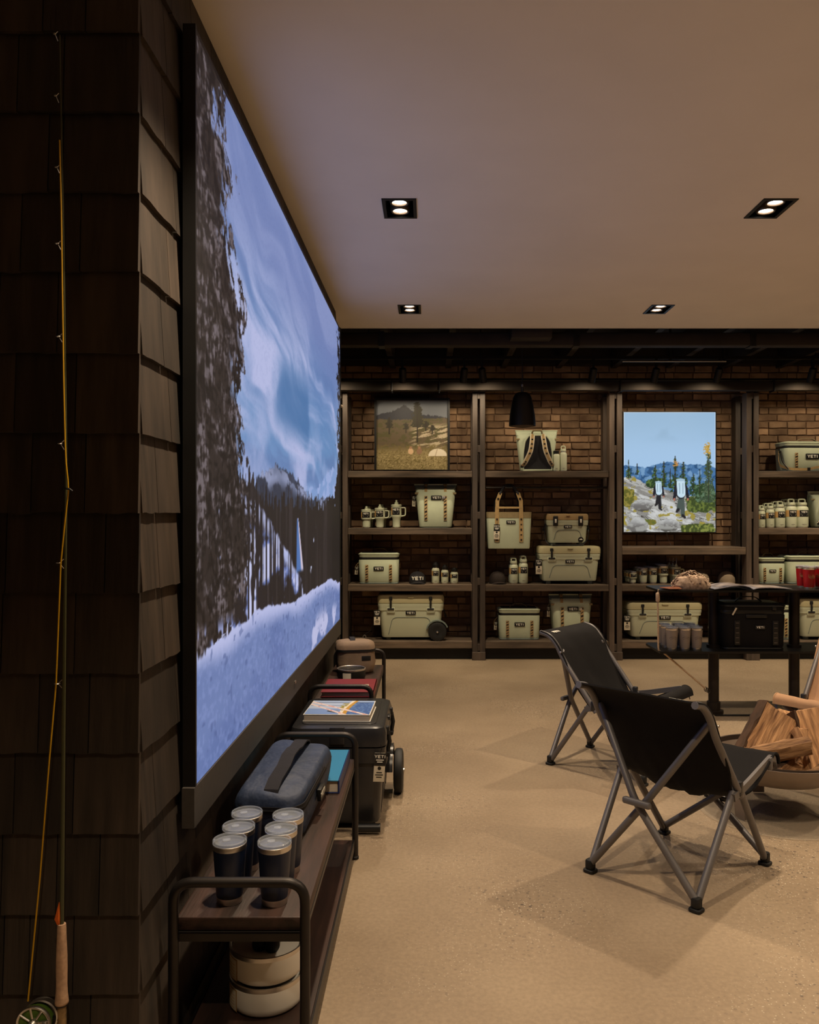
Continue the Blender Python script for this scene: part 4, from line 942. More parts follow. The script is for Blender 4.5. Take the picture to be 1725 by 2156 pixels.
cap_mesh('dark brown baseball cap in shade under the hanging tote', (px(1048, 8.66), 8.68, S3), 'capbrown', .12, False, 1.0)
for x, y0, r, lb in ((1083, 1177, 9.5, 'left one of two sage loop-cap bottles below the tote'), (1103.5, 1173, 9.8, 'right one of two sage loop-cap bottles below the tote')):
    d = 8.58; o = bottle_mesh(r * d / F, (1232 - y0) * d / F, 'handle'); o.location = (px(x, d), d + .055, S3); tag(o, lb, 'bottle', 'sage loop-cap bottles below the tote')
    dup(o, (px(x - 2, d + .15), d + .19, S3), None, lb.replace('left one', 'bottle behind the left one').replace('right one', 'bottle behind the right one'))
p, w, h = on(1136, 1266, 1151, 1231, 8.55, .36); hh = h; hard_cooler('wide sage hard cooler with a large hang tag under the smaller cooler', (*p, S3), w, .36, h, 0)
cx, w, h = spot(1152, 1240, 1083, 1151, 8.62)
t = hard_cooler('small sage hard cooler with tan lid on top of the wide one', (cx, 8.735, S3 + hh), w, .26, h, 0, lid='tanlid', latch='hard', tagx=0)
e = MB().lathe([(0, .0), (w * .06, .0), (w * .066, -.003), (0, -.003)], 20, T=Tr(w * .31, -.26 * .46, h * .20) @ Rx(PI / 2)).build('round_emblem', 'black', t)
MB().prism([(-.018, -.006), (-.008, .006), (-.003, .001), (.004, .010), (.019, -.006)], -.003, -.0005, T=Tr(w * .31, -.26 * .46, h * .21)).build('emblem_peaks', 'white', e, smooth=0)
MB().strap(fillet([(-w * .5, -.02, h * .7), (-w * .55, -.06, h * .3), (-w * .5, -.09, .03), (-w * .40, -.12, .012)], .04, 4), .022, .005, (0, 1, 0)).build('shoulder_strap', 'black', t)
MB().strap(fillet([(w * .5, -.02, h * .7), (w * .53, -.06, h * .4), (w * .45, -.12, .05), (w * .30, -.135, .012), (-w * .38, -.14, .010)], .05, 4), .02, .005, (0, .2, 1)).build('carry_strap', 'black', t)
p, w, h = on(1051, 1138, 1284, 1350, 8.57, .27); soft_cooler('sage soft cooler on the lowest shelf below the tote', (*p, S4), w, .27, h, 0, tagged=True)
tapered_bag('tall sage cooler bag with black-buckled straps behind the black chair', (px(1201, 8.7), 8.72, S4), 93 * 8.6 / F, .24, 95 * 8.6 / F, .03)
# third bay: lit picture of hikers
d = 8.80; x0, x1, z0, z1 = px(1314, d), px(1507, d), pz(1120, d), pz(868, d)
t = thing('lit_picture', 'glowing picture of two hikers on rock slabs, in front of bricks', 'screen', (0, 0, 0))
MB().box(((x0 + x1) / 2, d + .03, (z0 + z1) / 2), (x1 - x0 + .02, .055, z1 - z0 + .02)).build('housing', 'black', t, smooth=0)
for q in (-.3, .3): MB().box(((x0 + x1) / 2 + q, d + .1, (z0 + z1) / 2), (.06, .11, .3)).build('wall_bracket', 'blackmetal', t, smooth=0)
nu, nv = 170, 222; us = np.linspace(0, 1, nu); vs = np.linspace(0, 1, nv); U, V = np.meshgrid(us, vs); X = U * 193; Y = (1 - V) * 252
im = np.zeros((nv, nu, 3)); im[:] = (158, 190, 222); lay(im, 1 - ss(Y, 0, 100), (146, 178, 206)); lay(im, ss(fbm(X * .012, Y * .012, 4, 1), .5, .7) * (1 - ss(Y, 20, 70)) * .6, (120, 148, 170)); lay(im, ss(1.3 - np.minimum(np.minimum(X, 193 - X), Y), 0, .6), (214, 230, 246))
m = ss(Y - rd([(0, 112), (20, 112), (45, 116), (70, 109), (92, 104), (110, 106), (135, 109), (160, 110), (193, 116)], 5, .2, 3), 0, 1.5); lay(im, m, (70, 112, 158)); lay(im, m * ss(fbm(X * .12, Y * .14, 4, 5), .48, .6), (40, 78, 120)); lay(im, m * ss(fbm(X * .1, Y * .1, 3, 15), .55, .65) * .5, (150, 184, 214))
m = ss(Y - rd([(0, 136), (20, 134), (45, 150), (70, 158), (100, 166), (130, 172), (160, 182), (193, 196)], 3, .2, 8), 0, 1.5)
rk = np.zeros_like(im); rk[:] = (168, 168, 164); sl = Y - X * .35; lay(rk, ss(fbm(X * .04, sl * .14, 5, 11), .46, .6) * .8, (124, 122, 118)); lay(rk, 1 - ss(np.abs(fbm(X * .03, sl * .13 + 7, 4, 13) - .5), .006, .02), (60, 58, 54)); lay(rk, (1 - ss(np.abs(fbm(X * .06, sl * .2 + 2, 4, 14) - .5), .004, .014)) * .7, (84, 80, 74)); lay(rk, ss(fbm(X * .05, sl * .16, 5, 17), .54, .66) * .8, (202, 204, 204)); lay(rk, ss(fbm(X * .09, Y * .12, 3, 19), .64, .7), (150, 136, 62))
layc(im, m, rk)
def bush(x0, x1, y0, y1, c1, c2, s, thr=.45):
    mm = ss(1 - ((X - (x0 + x1) / 2) / ((x1 - x0) / 2)) ** 4 - ((Y - (y0 + y1) / 2) / ((y1 - y0) / 2)) ** 4 + (fbm(X * .12, Y * .12, 4, s) - .5) * 1.4, .2, .35)
    lay(im, mm, c1); lay(im, mm * ss(fbm(X * .25, Y * .25, 3, s + 2), thr, thr + .15), c2)
bush(130, 196, 176, 212, (56, 70, 36), (98, 112, 52), 21); bush(118, 196, 234, 256, (62, 74, 34), (122, 130, 62), 24); bush(146, 196, 150, 190, (46, 66, 40), (90, 116, 90), 27); bush(46, 86, 138, 160, (36, 56, 34), (84, 108, 54), 30); bush(-6, 24, 160, 200, (92, 92, 40), (140, 128, 60), 33); bush(40, 70, 224, 238, (110, 104, 40), (90, 100, 44), 36)
for cx, y0, y1, wd_, s in ((10, 100, 138, 9, 1), (28, 108, 132, 7, 2), (66, 112, 154, 12, 3), (84, 103, 158, 14, 4), (108, 92, 168, 13, 5), (98, 118, 160, 7, 6), (125, 104, 170, 15, 7), (146, 128, 176, 14, 8), (178, 70, 190, 20, 9), (160, 120, 170, 9, 10)):
    q = np.clip((Y - y0) / (y1 - y0), 0, 1); ins = (Y > y0) * (Y < y1); e = np.abs(X - cx)
    lf = ss(wd_ * (.15 + .75 * q) * (.25 + 1.1 * vn(X * .22, Y * .28, s)) - e, 0, 1.5) * ins * (vn(X * .45, Y * .5, s + 30) > .28)
    lay(im, lf, (38, 62, 40) if s != 9 else (58, 76, 58)); lay(im, lf * ss(vn(X * .5, Y * .5, s + 60), .6, .8), (86, 112, 56) if s < 9 else (190, 150, 60) if 0 else (96, 112, 80)); lay(im, ins * ss(1.0 - e, 0, .6), (46, 40, 36))
lay(im, ss(1 - ((X - 176) / 8) ** 2 - ((Y - 78) / 16) ** 2 + (vn(X * .5, Y * .5, 91) - .5) * 2, .4, .6), (186, 150, 70)); lay(im, ss(1 - ((X - 110) / 7) ** 2 - ((Y - 108) / 8) ** 2 + (vn(X * .5, Y * .5, 92) - .5) * 2, .4, .6), (176, 130, 72))
ell = lambda cx, cy, a, b, k=.15: ss(1 - ((X - cx) / a) ** 2 - ((Y - cy) / b) ** 2, 0, k)
for bx, by, a, b in ((28, 240, 26, 18), (96, 238, 24, 14), (40, 196, 26, 14)): gg = ss(1 - ((X - bx) / a) ** 2 - ((Y - by) / b) ** 2 + (fbm(X * .08, Y * .1, 3, 41) - .5) * .9, .1, .2); lay(im, gg, (146, 146, 142)); lay(im, gg * ss(fbm(X * .1, Y * .16, 4, 43), .45, .6), (104, 102, 100)); lay(im, gg * (1 - ss(Y - by + b * .3, -b * .5, b * .5)) * .7, (190, 192, 192)); lay(im, gg * ss(Y - by, b * .45, b * .8) * .8, (66, 64, 60))
def seg(x0, y0, x1, y1, w, c):
    tt = np.clip(((X - x0) * (x1 - x0) + (Y - y0) * (y1 - y0)) / ((x1 - x0) ** 2 + (y1 - y0) ** 2 + 1e-6), 0, 1); lay(im, ss(w - np.hypot(X - x0 - tt * (x1 - x0), Y - y0 - tt * (y1 - y0)), 0, .7), c)
for cx, cy, s, leg in ((73, 154, .78, (30, 32, 38)), (120, 152, 1.05, (70, 82, 78))):   # the two printed hikers
    seg(cx - 1, cy + 26 * s, cx - 5 * s, cy + 50 * s, 4.2 * s, leg); seg(cx + 3 * s, cy + 26 * s, cx + 4 * s, cy + 62 * s, 4.4 * s, leg); seg(cx + 4 * s, cy + 62 * s, cx + 8 * s, cy + 66 * s, 3 * s, (30, 30, 34)); seg(cx - 5 * s, cy + 50 * s, cx - 8 * s, cy + 54 * s, 3 * s, (30, 30, 34))
    seg(cx - 10 * s, cy + 4 * s, cx - 13 * s, cy + 28 * s, 3.2 * s, (26, 28, 40)); seg(cx + 10 * s, cy + 4 * s, cx + 14 * s, cy + 28 * s, 3.2 * s, (26, 28, 40)); seg(cx - 13 * s, cy + 29 * s, cx - 13 * s, cy + 31 * s, 2 * s, (180, 110, 90)); seg(cx + 14 * s, cy + 29 * s, cx + 14 * s, cy + 31 * s, 2 * s, (180, 110, 90))
    lay(im, ell(cx, cy + 12 * s, 12 * s, 18 * s), (34, 36, 46)); seg(cx, cy - 4 * s, cx + 1, cy + 18 * s, 8.6 * s, (190, 214, 228)); seg(cx - 3 * s, cy - 3, cx - 2 * s, cy + 18 * s, .9, (96, 118, 136)); seg(cx + 4 * s, cy - 3, cx + 4 * s, cy + 18 * s, .9, (96, 118, 136)); seg(cx - 7 * s, cy - 9 * s, cx + 6 * s, cy - 9 * s, 2.6 * s, (158, 186, 204))
picture('display_picture', M['screen2'], us, vs, im, (x0, d, z0), (x1 - x0, 0, 0), (0, 0, z1 - z0), t)
t.location = (0, 0, 0); MB().tube([(px(1404, 8.9), 8.9, pz(1120, 8.9)), (px(1406, 8.92), 8.92, pz(1132, 8.92)), (px(1413, 8.9), 8.9, S3B + .01)], .003, 5).build('power_cord', 'conduit', t)
G3 = 'sage tumblers in rows by size'
TB = [(1335, 1206, 8.6, 1, 'smallest sage tumbler, first from the post, before its row'), (1357, 1198, 9.3, 0, 'second-smallest sage tumbler in the graded front row'), (1378, 1197, 9.2, 0, 'middle sage tumbler in the graded front row'), (1400, 1192, 10.6, 1, 'wide two-tier sage tumbler left of the handled one')]
for i, (x, y0, r, tier, lb) in enumerate(TB):
    d = 8.60; rr = r * d / F; o = tumbler_mesh(rr, (1232 - y0) * d / F, 'sage', tier=bool(tier)); o.location = (px(x, d), d + rr, S3); tag(o, lb, 'tumbler', G3)
    for k in (1, 2): dup(o, (px(x - 6 * k * (1 if i < 3 else .6), d + .1 * k), d + rr + (2 * rr + .006) * k, S3), None, 'sage tumbler ' + ('directly behind' if k == 1 else 'two places behind') + ' the ' + ('smallest front one', 'second-smallest front one', 'middle front one', 'wide two-tier front one')[i], G3)
d = 8.60; o = mug_mesh(10.5 * d / F * .9, 42 * d / F); o.location = (px(1424, 8.65), 8.65, S3); tag(o, 'sage handled mug with a straw, last of the graded tumblers', 'mug', 'sage handled mugs with straws')
for k in range(3):
    zz = S3 + .19; tag(MB().tube([(px(1424 - 7 * k, 8.65 + .092 * k), 8.65 + .092 * k, zz + .0), (px(1425.5 - 7 * k, 8.65 + .092 * k), 8.66 + .092 * k, zz + .08 - .006 * k)], .0045, 8).build('drinking_straw', 'glass' if k else 'conduit'), ('pale straw standing in the handled mug on the third shelf', 'clear straw just left of the pale straw', 'clear straw second left of the pale straw', 'clear straw farthest back')[k], 'straw', 'straws in the handled mugs')
    if k: dup(o, (px(1424 - 7 * k, 8.65 + .092 * k), 8.65 + .092 * k, S3), None, ('', 'handled mug just behind the first one with the pale straw', 'third handled mug back, in the row with the straws', 'rearmost handled mug of the row with the straws')[k], 'sage handled mugs with straws')
cap_mesh('grey-tan cap behind the shaggy hat on the third shelf', (px(1476, 8.66), 8.69, S3), 'capgrey', .5, False, 1.02)
cap_mesh('brown cap in deep shade right of the grey-tan cap', (px(1530, 8.7), 8.70, S3), 'capgrey', -.2, False, 1.0)
p, w, h = on(1322, 1480, 1270, 1350, 8.55, .4); hard_cooler('widest sage hard cooler, behind the sand tumblers on the lowest shelf', (*p, S4), w, .4, h, 0)
p, w, h = on(1506, 1566, 1278, 1350, 8.57, .26); soft_cooler('sage soft cooler mostly hidden behind the dark cooler bag', (*p, S4), w, .26, h, 0, strap='none', tagged=True)
# fourth bay
p, w, h = on(1651, 1768, 929, 992, 8.56, .26); soft_cooler('sage soft cooler with a draped tan strap on the top right shelf', (*p, S1), w, .26, h, .06, strap='front', tagged=False)
for i, (x, y0, r) in enumerate(((1607, 1064, 7.6), (1625.5, 1059, 8.9), (1647, 1055, 10.6), (1671, 1050, 11.4), (1694.5, 1050, 13.4))):
    d = 8.58; rr = r * d / F; hb_ = (1112 - y0) * d / F; o = bottle_mesh(rr, hb_, 'handle'); o.location = (px(x, d), d + rr, S2)
    nm = ('smallest, beside the post', 'second-smallest', 'middle', 'second-largest', 'largest, beside the grey backpack')[i]
    tag(o, 'loop-cap sage bottle in the graded row: ' + nm, 'bottle', 'sage loop-cap bottles in rows by size')
    for k in (1, 2): dup(o, (px(x - 4 - 4 * k, d + .1 * k), d + rr + (2 * rr + .004) * k, S2), None, 'loop-cap sage bottle ' + ('just behind' if k == 1 else 'at the back, behind') + ' the ' + nm.split(',')[0] + ' one of the row')
tapered_bag('pale grey cooler backpack cut by the right picture edge', (px(1757, 8.62), 8.72, S2), 94 * 8.6 / F, .22, 78 * 8.6 / F, 0, back=True, top='sagefab', tagged=False)
p, w, h = on(1599, 1656, 1176, 1232, 8.56, .25); soft_cooler('small squarish sage soft cooler next to the fourth post pair', (*p, S3), w, .25, h, 0, strap='none', tagged=False)
p, w, h = on(1659, 1770, 1172, 1232, 8.57, .28); soft_cooler('large sage soft cooler behind the red tumblers', (*p, S3), w, .28, h, 0, strap='none', tagged=True)
p, w, h = on(1686, 1800, 1258, 1345, 8.55, .38); hard_cooler('sage hard cooler behind the right table leg, cut by the edge', (*p, S4), w, .38, h, 0, tagx=0)
p, w, h = on(1607, 1668, 1276, 1350, 8.57, .26); soft_cooler('sage soft cooler squeezed between dark cooler bag and right table leg', (*p, S4), w, .26, h, 0, strap='none', tagged=True)
# ------------------------------------------------------------------ benches under the screen
BT = .442                                          # height of the bench boards
def bench(label, y0, y1):
    t = thing('bench', label, 'bench', ((-.667 - .328) / 2, (y0 + y1) / 2, 0), 0, 'low benches under the screen'); L = y1 - y0; w = .339
    MB().rblock(w, L, BT - .036, BT, .004, .004).build('seat_board', 'benchwood', t)
    MB().rblock(w - .01, L, .055, .09, .004, .004).build('lower_board', 'benchwood', t)
    for s in (-1, 1):
        y = s * (L / 2 + .018)
        lf = MB().tube(fillet([(-.172, y, 0), (-.172, y, .542), (.172, y, .542), (.172, y, 0)], .055, 7), .0135, 12).build('leg_frame', 'darkmetal', t)
        for z in (BT - .047, .046): MB().box((0, s * (L / 2 - .001), z), (.335, .03, .02)).build('cross_bar', 'darkmetal', lf, smooth=0)
        for x in (-.172, .172): MB().lathe([(0, .001), (.016, .001), (.016, .012), (.0135, .014)], 12, T=Tr(x, y, 0)).build('foot_cap', 'rubber', lf)
    for s in (-1, 1):
        MB().box((s * .167, 0, BT - .042), (.008, L, .014)).build('side_rail', 'darkmetal', t, smooth=0)
        MB().box((s * .168, 0, .070), (.006, L, .042)).build('side_rail', 'darkmetal', t, smooth=0)
    return t
bench('nearest dark board bench with bent tube legs, holding navy tumblers', 2.157, 3.56)
bench('farther board bench carrying the red book and tan bag', 4.60, 5.80)

# navy tumblers
NB = 'navy tumblers on the near bench'
TP = [(-.5486, 2.2476, 'front navy tumbler of the left column, nearest bench end'), (-.424, 2.239, 'front navy tumbler of the right column, nearest bench end'), (-.548, 2.35, 'middle navy tumbler of the left column'),
      (-.424, 2.338, 'middle navy tumbler of the right column'), (-.548, 2.457, 'back navy tumbler of the left column, nearest the screen'), (-.4216, 2.44, 'back navy tumbler of the right column, touching the navy bag')]
t0 = tumbler_mesh(.0455, .172, 'navy', sl=False)
for i, (x, y, lb) in enumerate(TP):
    o = t0 if i == 0 else dup(t0, (x, y, BT)); o.location = (x, y, BT); o.rotation_euler = (0, 0, .15 + .05 * i); tag(o, lb, 'tumbler', NB)
# navy soft case on the bench, and the blue book behind it
def soft_case(label, loc, rotz, w, L, h, fab, side=1):
    t = thing('packing_case', label, 'bag', loc, rotz); random.seed(5)
    lv = []
    for z, g in ((0, .94), (.012, .99), (h * .3, 1.02), (h * .58, 1.03), (h * .72, 1.02), (h * .86, .99), (h * .95, .94), (h, .84)): lv.append((z, w * g, L * (.5 + g / 2), .05 + .02 * z / h))
    b = MB().loft(lv, 7)
    b.v = [(x + .006 * math.sin(y * 23 + z * 30), y + .006 * math.sin(x * 31 + z * 17), z + (.012 * math.sin(y * 14 + 1.2) + .008 * math.sin(x * 26 + y * 19)) * (z / h) ** 2) for x, y, z in b.v]
    b.build('body', fab, t, smooth=60)
    ring = rring(w * 1.035, L * 1.02, .06, 7)
    MB().strap([(x, y, h * .62) for x, y in ring] + [(*ring[0], h * .62)], .024, .003, (0, 0, 1)).build('zipper_band', 'blackfab', t)
    MB().tube([(x * 1.004, y * 1.004, h * .62) for x, y in ring], .003, 6, closed=True).build('zipper', 'black', t)
    pa = [(0.0 + .01, y, h * (1.0 - .0) + zz) for y, zz in ((-L * .475, -.035), (-L * .44, -.004), (-L * .34, .010), (-L * .12, .012), (0, .026), (L * .14, .022), (L * .22, .012), (L * .36, .010), (L * .44, -.004), (L * .475, -.03))]
    MB().strap(pa, .048, .006, (1, 0, 0)).build('carry_strap', 'blackfab', t)
    lp = MB().rblock(.062, .014, -.021, .021, .002, .001).build('logo_patch', 'black', t, (w * .525 + .007, -L * .02, h * .36), (0, 0, PI / 2))
    letters(MB(), 'YETI', .016, depth=.001, y=-.007).build('lettering', 'white', lp, smooth=0)
    return t
t = thing('book', 'blue book with navy spine lying under the end of the navy case', 'book', (-.488, 3.32, BT))
MB().rblock(.275, .40, .003, .047, .002, .002).build('pages', 'pages', t, smooth=0); MB().rblock(.285, .41, .046, .050, .003, .001).build('front_cover', 'teal', t, smooth=0)
MB().rblock(.285, .41, 0, .004, .003, .001).build('back_cover', 'navybook', t, smooth=0); MB().rblock(.006, .41, 0, .050, .002, .001, c=(.142, 0)).build('spine', 'navybook', t, smooth=0)
nc = soft_case('navy zipped case with a black strap, leaning on the blue book', (-.508, 2.92, BT + .027), -.10, .228, .48, .158, 'navyfab'); nc.rotation_euler = (.115, 0, -.10)
# white bowls stacked under the bench board
ST = 'white bowls stacked on the lower board'
def bowl(r, h, coat, sticker):
    t = thing('pet_bowl', 'x', 'bowl')
    MB().lathe([(r * .90, .004), (r * .96, .010), (r, h * .3), (r * 1.0, h * .86)], 44).build('body', coat, t)
    MB().lathe([(r * 1.0, h * .85), (r * 1.005, h * .99), (r * .97, h), (r * .94, h * .97), (r * .90, h * .3), (r * .7, h * .16), (0, h * .14)], 44, cap=False).build('steel_liner', 'steel', t)
    MB().lathe([(0, 0), (r * .88, 0), (r * .90, .005)], 44).build('base_pad', 'rubber', t)
    if sticker:
        s = patch(r + .001, h * .12, h * .80, -68, -40, 6).build('sticker', 'kraft', t)
        patch(r + .0014, h * .15, h * .77, -66, -42, 6).build('sticker_paper', 'cream', s)
        g = MB()
        for q in range(5): g.add(patch(r + .0018, h * (.20 + .1 * q), h * (.215 + .1 * q), -64, -46, 4).v, patch(r, 0, 1, -64, -46, 4).f)
        g.build('sticker_print', 'kraft', s, smooth=0)
    return t
b0 = bowl(.107, .087, 'whitecoat', True); b0.location = (-.474, 2.39, .09); tag(b0, 'lower white bowl of the stack under the near bench', 'bowl', ST)
dup(b0, (-.474, 2.39, .09 + .0865), .02, 'upper white bowl of the stack, holding dark balls', ST)
for i, (x, y) in enumerate(((-.49, 2.36), (-.452, 2.352), (-.47, 2.41))):
    tag(MB().lathe([(0, 0)] + [(.022 * math.sin(a), .022 - .022 * math.cos(a)) for a in np.linspace(.2, PI - .2, 9)] + [(0, .044)], 14).build('ball', 'rubber', None, (x, y, .09 + .0865 + .068)), ('left dark ball at the rim inside the upper white bowl', 'right dark ball at the rim inside the upper white bowl', 'dark ball at the back inside the upper white bowl')[i], 'ball', 'dark balls in the upper bowl')
# charcoal wheeled cooler between the benches
t = hard_cooler('charcoal wheeled cooler with hang tag, standing between the benches', (-.437, 4.19, 0), .64, .455, .498, PI / 2, 'charplastic', 'charplastic', wheel=True, tagx=0, group='', wr=.235, wo=.535)

hangtag(t, (-.345, -.205, .385), (.0, .06, -1.45), .052, .135)
MB().rblock(.54, .36, .497, .501, .04, .003, k=5).build('lid_panel', 'charplastic', t)
MB().tube([(-.335, -.10, .03), (-.335, -.205, .03)], .020, 12).build('tow_bar_end', 'black', t); MB().rblock(.018, .07, .42, .50, .004, .003, c=(-.325, 0)).build('lid_tab', 'charplastic', t)
# picture book on the cooler
t = thing('picture_book', 'white-edged book with a bridge photo cover, on the charcoal cooler', 'book', (-.447, 4.115, .501), -.03)
BWD, BLN, BHT = .325, .30, .034
MB().rblock(BWD - .006, BLN - .006, .003, BHT - .002, .002, .001).build('pages', 'pages', t, smooth=0)
MB().rblock(BWD + .004, BLN + .004, 0, .004, .002, .001).build('back_cover', 'white', t, smooth=0); cv = MB().rblock(BWD, BLN, BHT - .003, BHT, .002, .001).build('front_cover', 'white', t, smooth=0)
us = np.linspace(0, 1, 80); vs = np.linspace(0, 1, 70); U, V = np.meshgrid(us, vs); im = np.zeros((70, 80, 3)); im[:] = (120, 150, 205)
lay(im, ss(V, .35, .45) * (1 - ss(U, .55, .7)), (176, 194, 224)); lay(im, ss(U, .58, .66) * (1 - ss(V, .84, .9)), (58, 96, 160)); lay(im, ss(U, .58, .66) * (1 - ss(V, .84, .9)) * ss(vn(U * 40, V * 30, 2), .5, .8), (96, 134, 190))
lay(im, 1 - ss(np.abs(V - .86), .015, .03), (70, 92, 130)); lay(im, 1 - ss(np.abs(V - .62) + (U > .55), .008, .02), (90, 110, 150)); lay(im, ss(V, .88, .94), (160, 184, 220))
lay(im, 1 - ss(np.abs(U - .60 - .10 * V ** 2), .03, .045), (196, 148, 40)); lay(im, 1 - ss(np.abs(U - .545 - .12 * V ** 2), .02, .032), (232, 226, 214)); lay(im, (1 - ss(np.abs(U - .48 - .1 * V), .03, .06)) * (V > .25) * (V < .8) * (vn(U * 30, V * 20, 4) > .35), (150, 140, 40))
lay(im, (1 - ss(np.abs(V - .22 - .08 * np.sin(U * 9)), .03, .05)) * (U > .32) * (U < .52), (40, 52, 60))
for a, b in (((.0, .72), (.62, .0)), ((.12, .78), (.95, .0))):
    dl = np.abs((V - a[1]) - (b[1] - a[1]) / (b[0] - a[0]) * (U - a[0])) * .75; lay(im, 1 - ss(dl, .028, .04), (226, 208, 206)); lay(im, (1 - ss(dl, .008, .014)) * (vn(U * 26, V * 2, 5) > .55), (196, 70, 60))
picture('cover_print', M['print'], us, vs, im, (-BWD / 2 + .004, -BLN / 2 + .004, BHT + .0008), (BWD - .008, 0, 0), (0, BLN - .008, 0), cv)
# books, bowl and bag on the far bench
def big_book(label, loc, rotz, w, L, h, cover, word=None):
    t = thing('coffee_table_book', label, 'book', loc, rotz)
    MB().rblock(w - .012, L - .012, .003, h - .003, .001, .001).build('pages', 'pages', t, smooth=0)
    c = MB().rblock(w, L, h - .004, h, .002, .001).build('front_cover', cover, t, smooth=0); MB().rblock(w, L, 0, .004, .002, .001).build('back_cover', cover, t, smooth=0)
    MB().rblock(.006, L, 0, h, .002, .001, c=(w / 2 - .003, 0)).build('spine', cover, t, smooth=0)
    if word: letters(MB(), word, .034, c=(0, 0), depth=.001, st=.13, asp=.9, gap=.35, flip=True, y=0).build('title', 'cream', c, (0.01, 0, h + .0002), (-PI / 2, 0, 0), 0)
    return t
big_book('thick red book lying under the titled red book, pages to the front', (-.472, 4.815, BT), 0, .295, .365, .030, 'redbook')
big_book('dark red coffee-table book with upside-down title, on top of another', (-.468, 4.815, BT + .030), .01, .30, .37, .030, 'redbook', 'SMOKE')
b1 = bowl(.092, .072, 'black', False); tag(b1, 'black and steel pet bowl in front of the tan bag', 'bowl'); b1.location = (-.507, 5.30, BT + .0)
MB().add(patch(.0935, .016, .052, -30, 4, 6).v, patch(1, 0, 1, -30, 4, 6).f).build('paper_label', 'cream', b1)
t = thing('gear_bag', 'tan lidded gear bag with black carry strap at the far bench end', 'bag', (-.505, 5.555, BT), .18)
w, L, h = .255, .21, .215; lv = [(z, w * g, L * g, .06) for z, g in ((0, .88), (.015, .96), (h * .35, 1.02), (h * .68, 1.0), (h * .72, 1.02))]
b = MB().loft(lv, 6); b.v = [(x + .004 * math.sin(y * 40 + z * 50), y + .004 * math.sin(x * 45), z) for x, y, z in b.v]; b.build('body', 'bagtan', t, smooth=60)
b = MB().loft([(h * .72, w * 1.03, L * 1.03, .06), (h * .84, w * 1.03, L * 1.03, .06), (h * .95, w * .95, L * .93, .06), (h, w * .8, L * .72, .05)], 6); b.v = [(x + .004 * math.sin(y * 37 + z * 41), y, z + .006 * math.sin(x * 38 + y * 22)) for x, y, z in b.v]
b.build('lid', 'bagtan', t, smooth=60); rg = rring(w * 1.035, L * 1.035, .06, 6); MB().strap([(x, y, h * .72) for x, y in rg] + [(*rg[0], h * .72)], .016, .003, (0, 0, 1)).build('zipper_band', 'black', t)
MB().strap([(-.03, -L * .50, h * .78), (-.025, -L * .44, h * .95), (-.02, -L * .2, h * 1.06), (-.02, L * .2, h * 1.06), (-.02, L * .44, h * .95)], .034, .005, (1, 0, 0)).build('carry_strap', 'blackfab', t)
MB().rblock(.06, .004, h * .42, h * .56, .002, .001, c=(w * .25, -L * .515)).build('webbing_patch', 'black', t)

# ------------------------------------------------------------------ fly rod leaning on the shingled pillar
YR = 1.935
t = thing('fishing_rod', 'fly fishing rod with cork grip and reel on the shingles', 'fishing rod', (0, 0, 0))
hx = px(130, YR); hz = lambda y: pz(y, YR)
MB().tube([(hx, YR, hz(1955)), (px(134, YR), YR, hz(1500)), (px(137, YR), YR + .005, hz(1000)), (px(131, YR), YR + .008, hz(560)), (px(122, YR), YR + .01, hz(68))], [.0052, .0046, .0036, .0026, .0012], 8).build('blank', 'blank', t)
gp = [(1945, 8.4), (1952, 9.0), (1980, 9.8), (2010, 11.2), (2040, 11.6), (2070, 11.2), (2090, 12), (2108, 14), (2112, 13.6), (2114, 11)]
MB().lathe([(0, hz(2115))] + [(r * YR / F, hz(y)) for y, r in reversed(gp)] + [(0, hz(1944))], 20, T=Tr(hx, YR, 0)).build('cork_grip', 'cork', t, smooth=50)
sr = MB().lathe([(0, hz(2260)), (.0105, hz(2258)), (.0105, hz(2112)), (0, hz(2110))], 16, T=Tr(hx, YR, 0)).build('reel_seat', 'seatcork', t)
MB().lathe([(.014, hz(2116)), (.0145, hz(2112)), (.014, hz(2109)), (.011, hz(2108))], 16, T=Tr(hx, YR, 0)).build('grip_ring', 'darkmetal', sr)
ft = MB()
for s in (-.0015, .002): ft.tube([(hx - .006 + s, YR - .004, hz(1946)), (hx - .008 + s, YR - .006, hz(1932)), (hx - .004, YR - .004, hz(1898))], [.0012, .005, .0008], 6)
ft.build('fly', 'orange', t)
rx, ry, rz, rr = px(80, YR), YR - .02, pz(2143, YR), .040
T = Tr(rx, ry, rz) @ Rx(PI / 2)
rl = MB().lathe([(rr * .9, -.03), (rr, -.028), (rr * 1.02, -.012), (rr * .94, -.010), (rr * .9, -.03)], 36, T=Tr(.010, 0, .006) @ T, cap=False).build('reel', 'steel', t)
sp = MB().lathe([(rr * .90, .004), (rr * .98, .006), (rr, .002), (rr * .98, -.004), (rr * .86, -.004), (rr * .86, .004), (rr * .90, .004)], 36, T=T, cap=False)
for q in range(8): a = q * PI / 4 + .2; sp.tube([(rx + rr * .28 * math.cos(a), ry - .003, rz + rr * .3 * math.sin(a)), (rx + rr * .95 * math.cos(a), ry - .003, rz + rr * .95 * math.sin(a))], .0026, 6)
sp.v = sp.v; sp.build('spool', 'steel', rl); MB().lathe([(0, .0), (rr * .93, .0), (rr * .93, -.022), (0, -.022)], 30, T=T).build('line_backing', 'reelgreen', rl)
MB().lathe([(0, .018), (rr * .2, .015), (rr * .26, .006), (rr * .3, .0)], 18, T=T).build('hub', 'steel', rl)
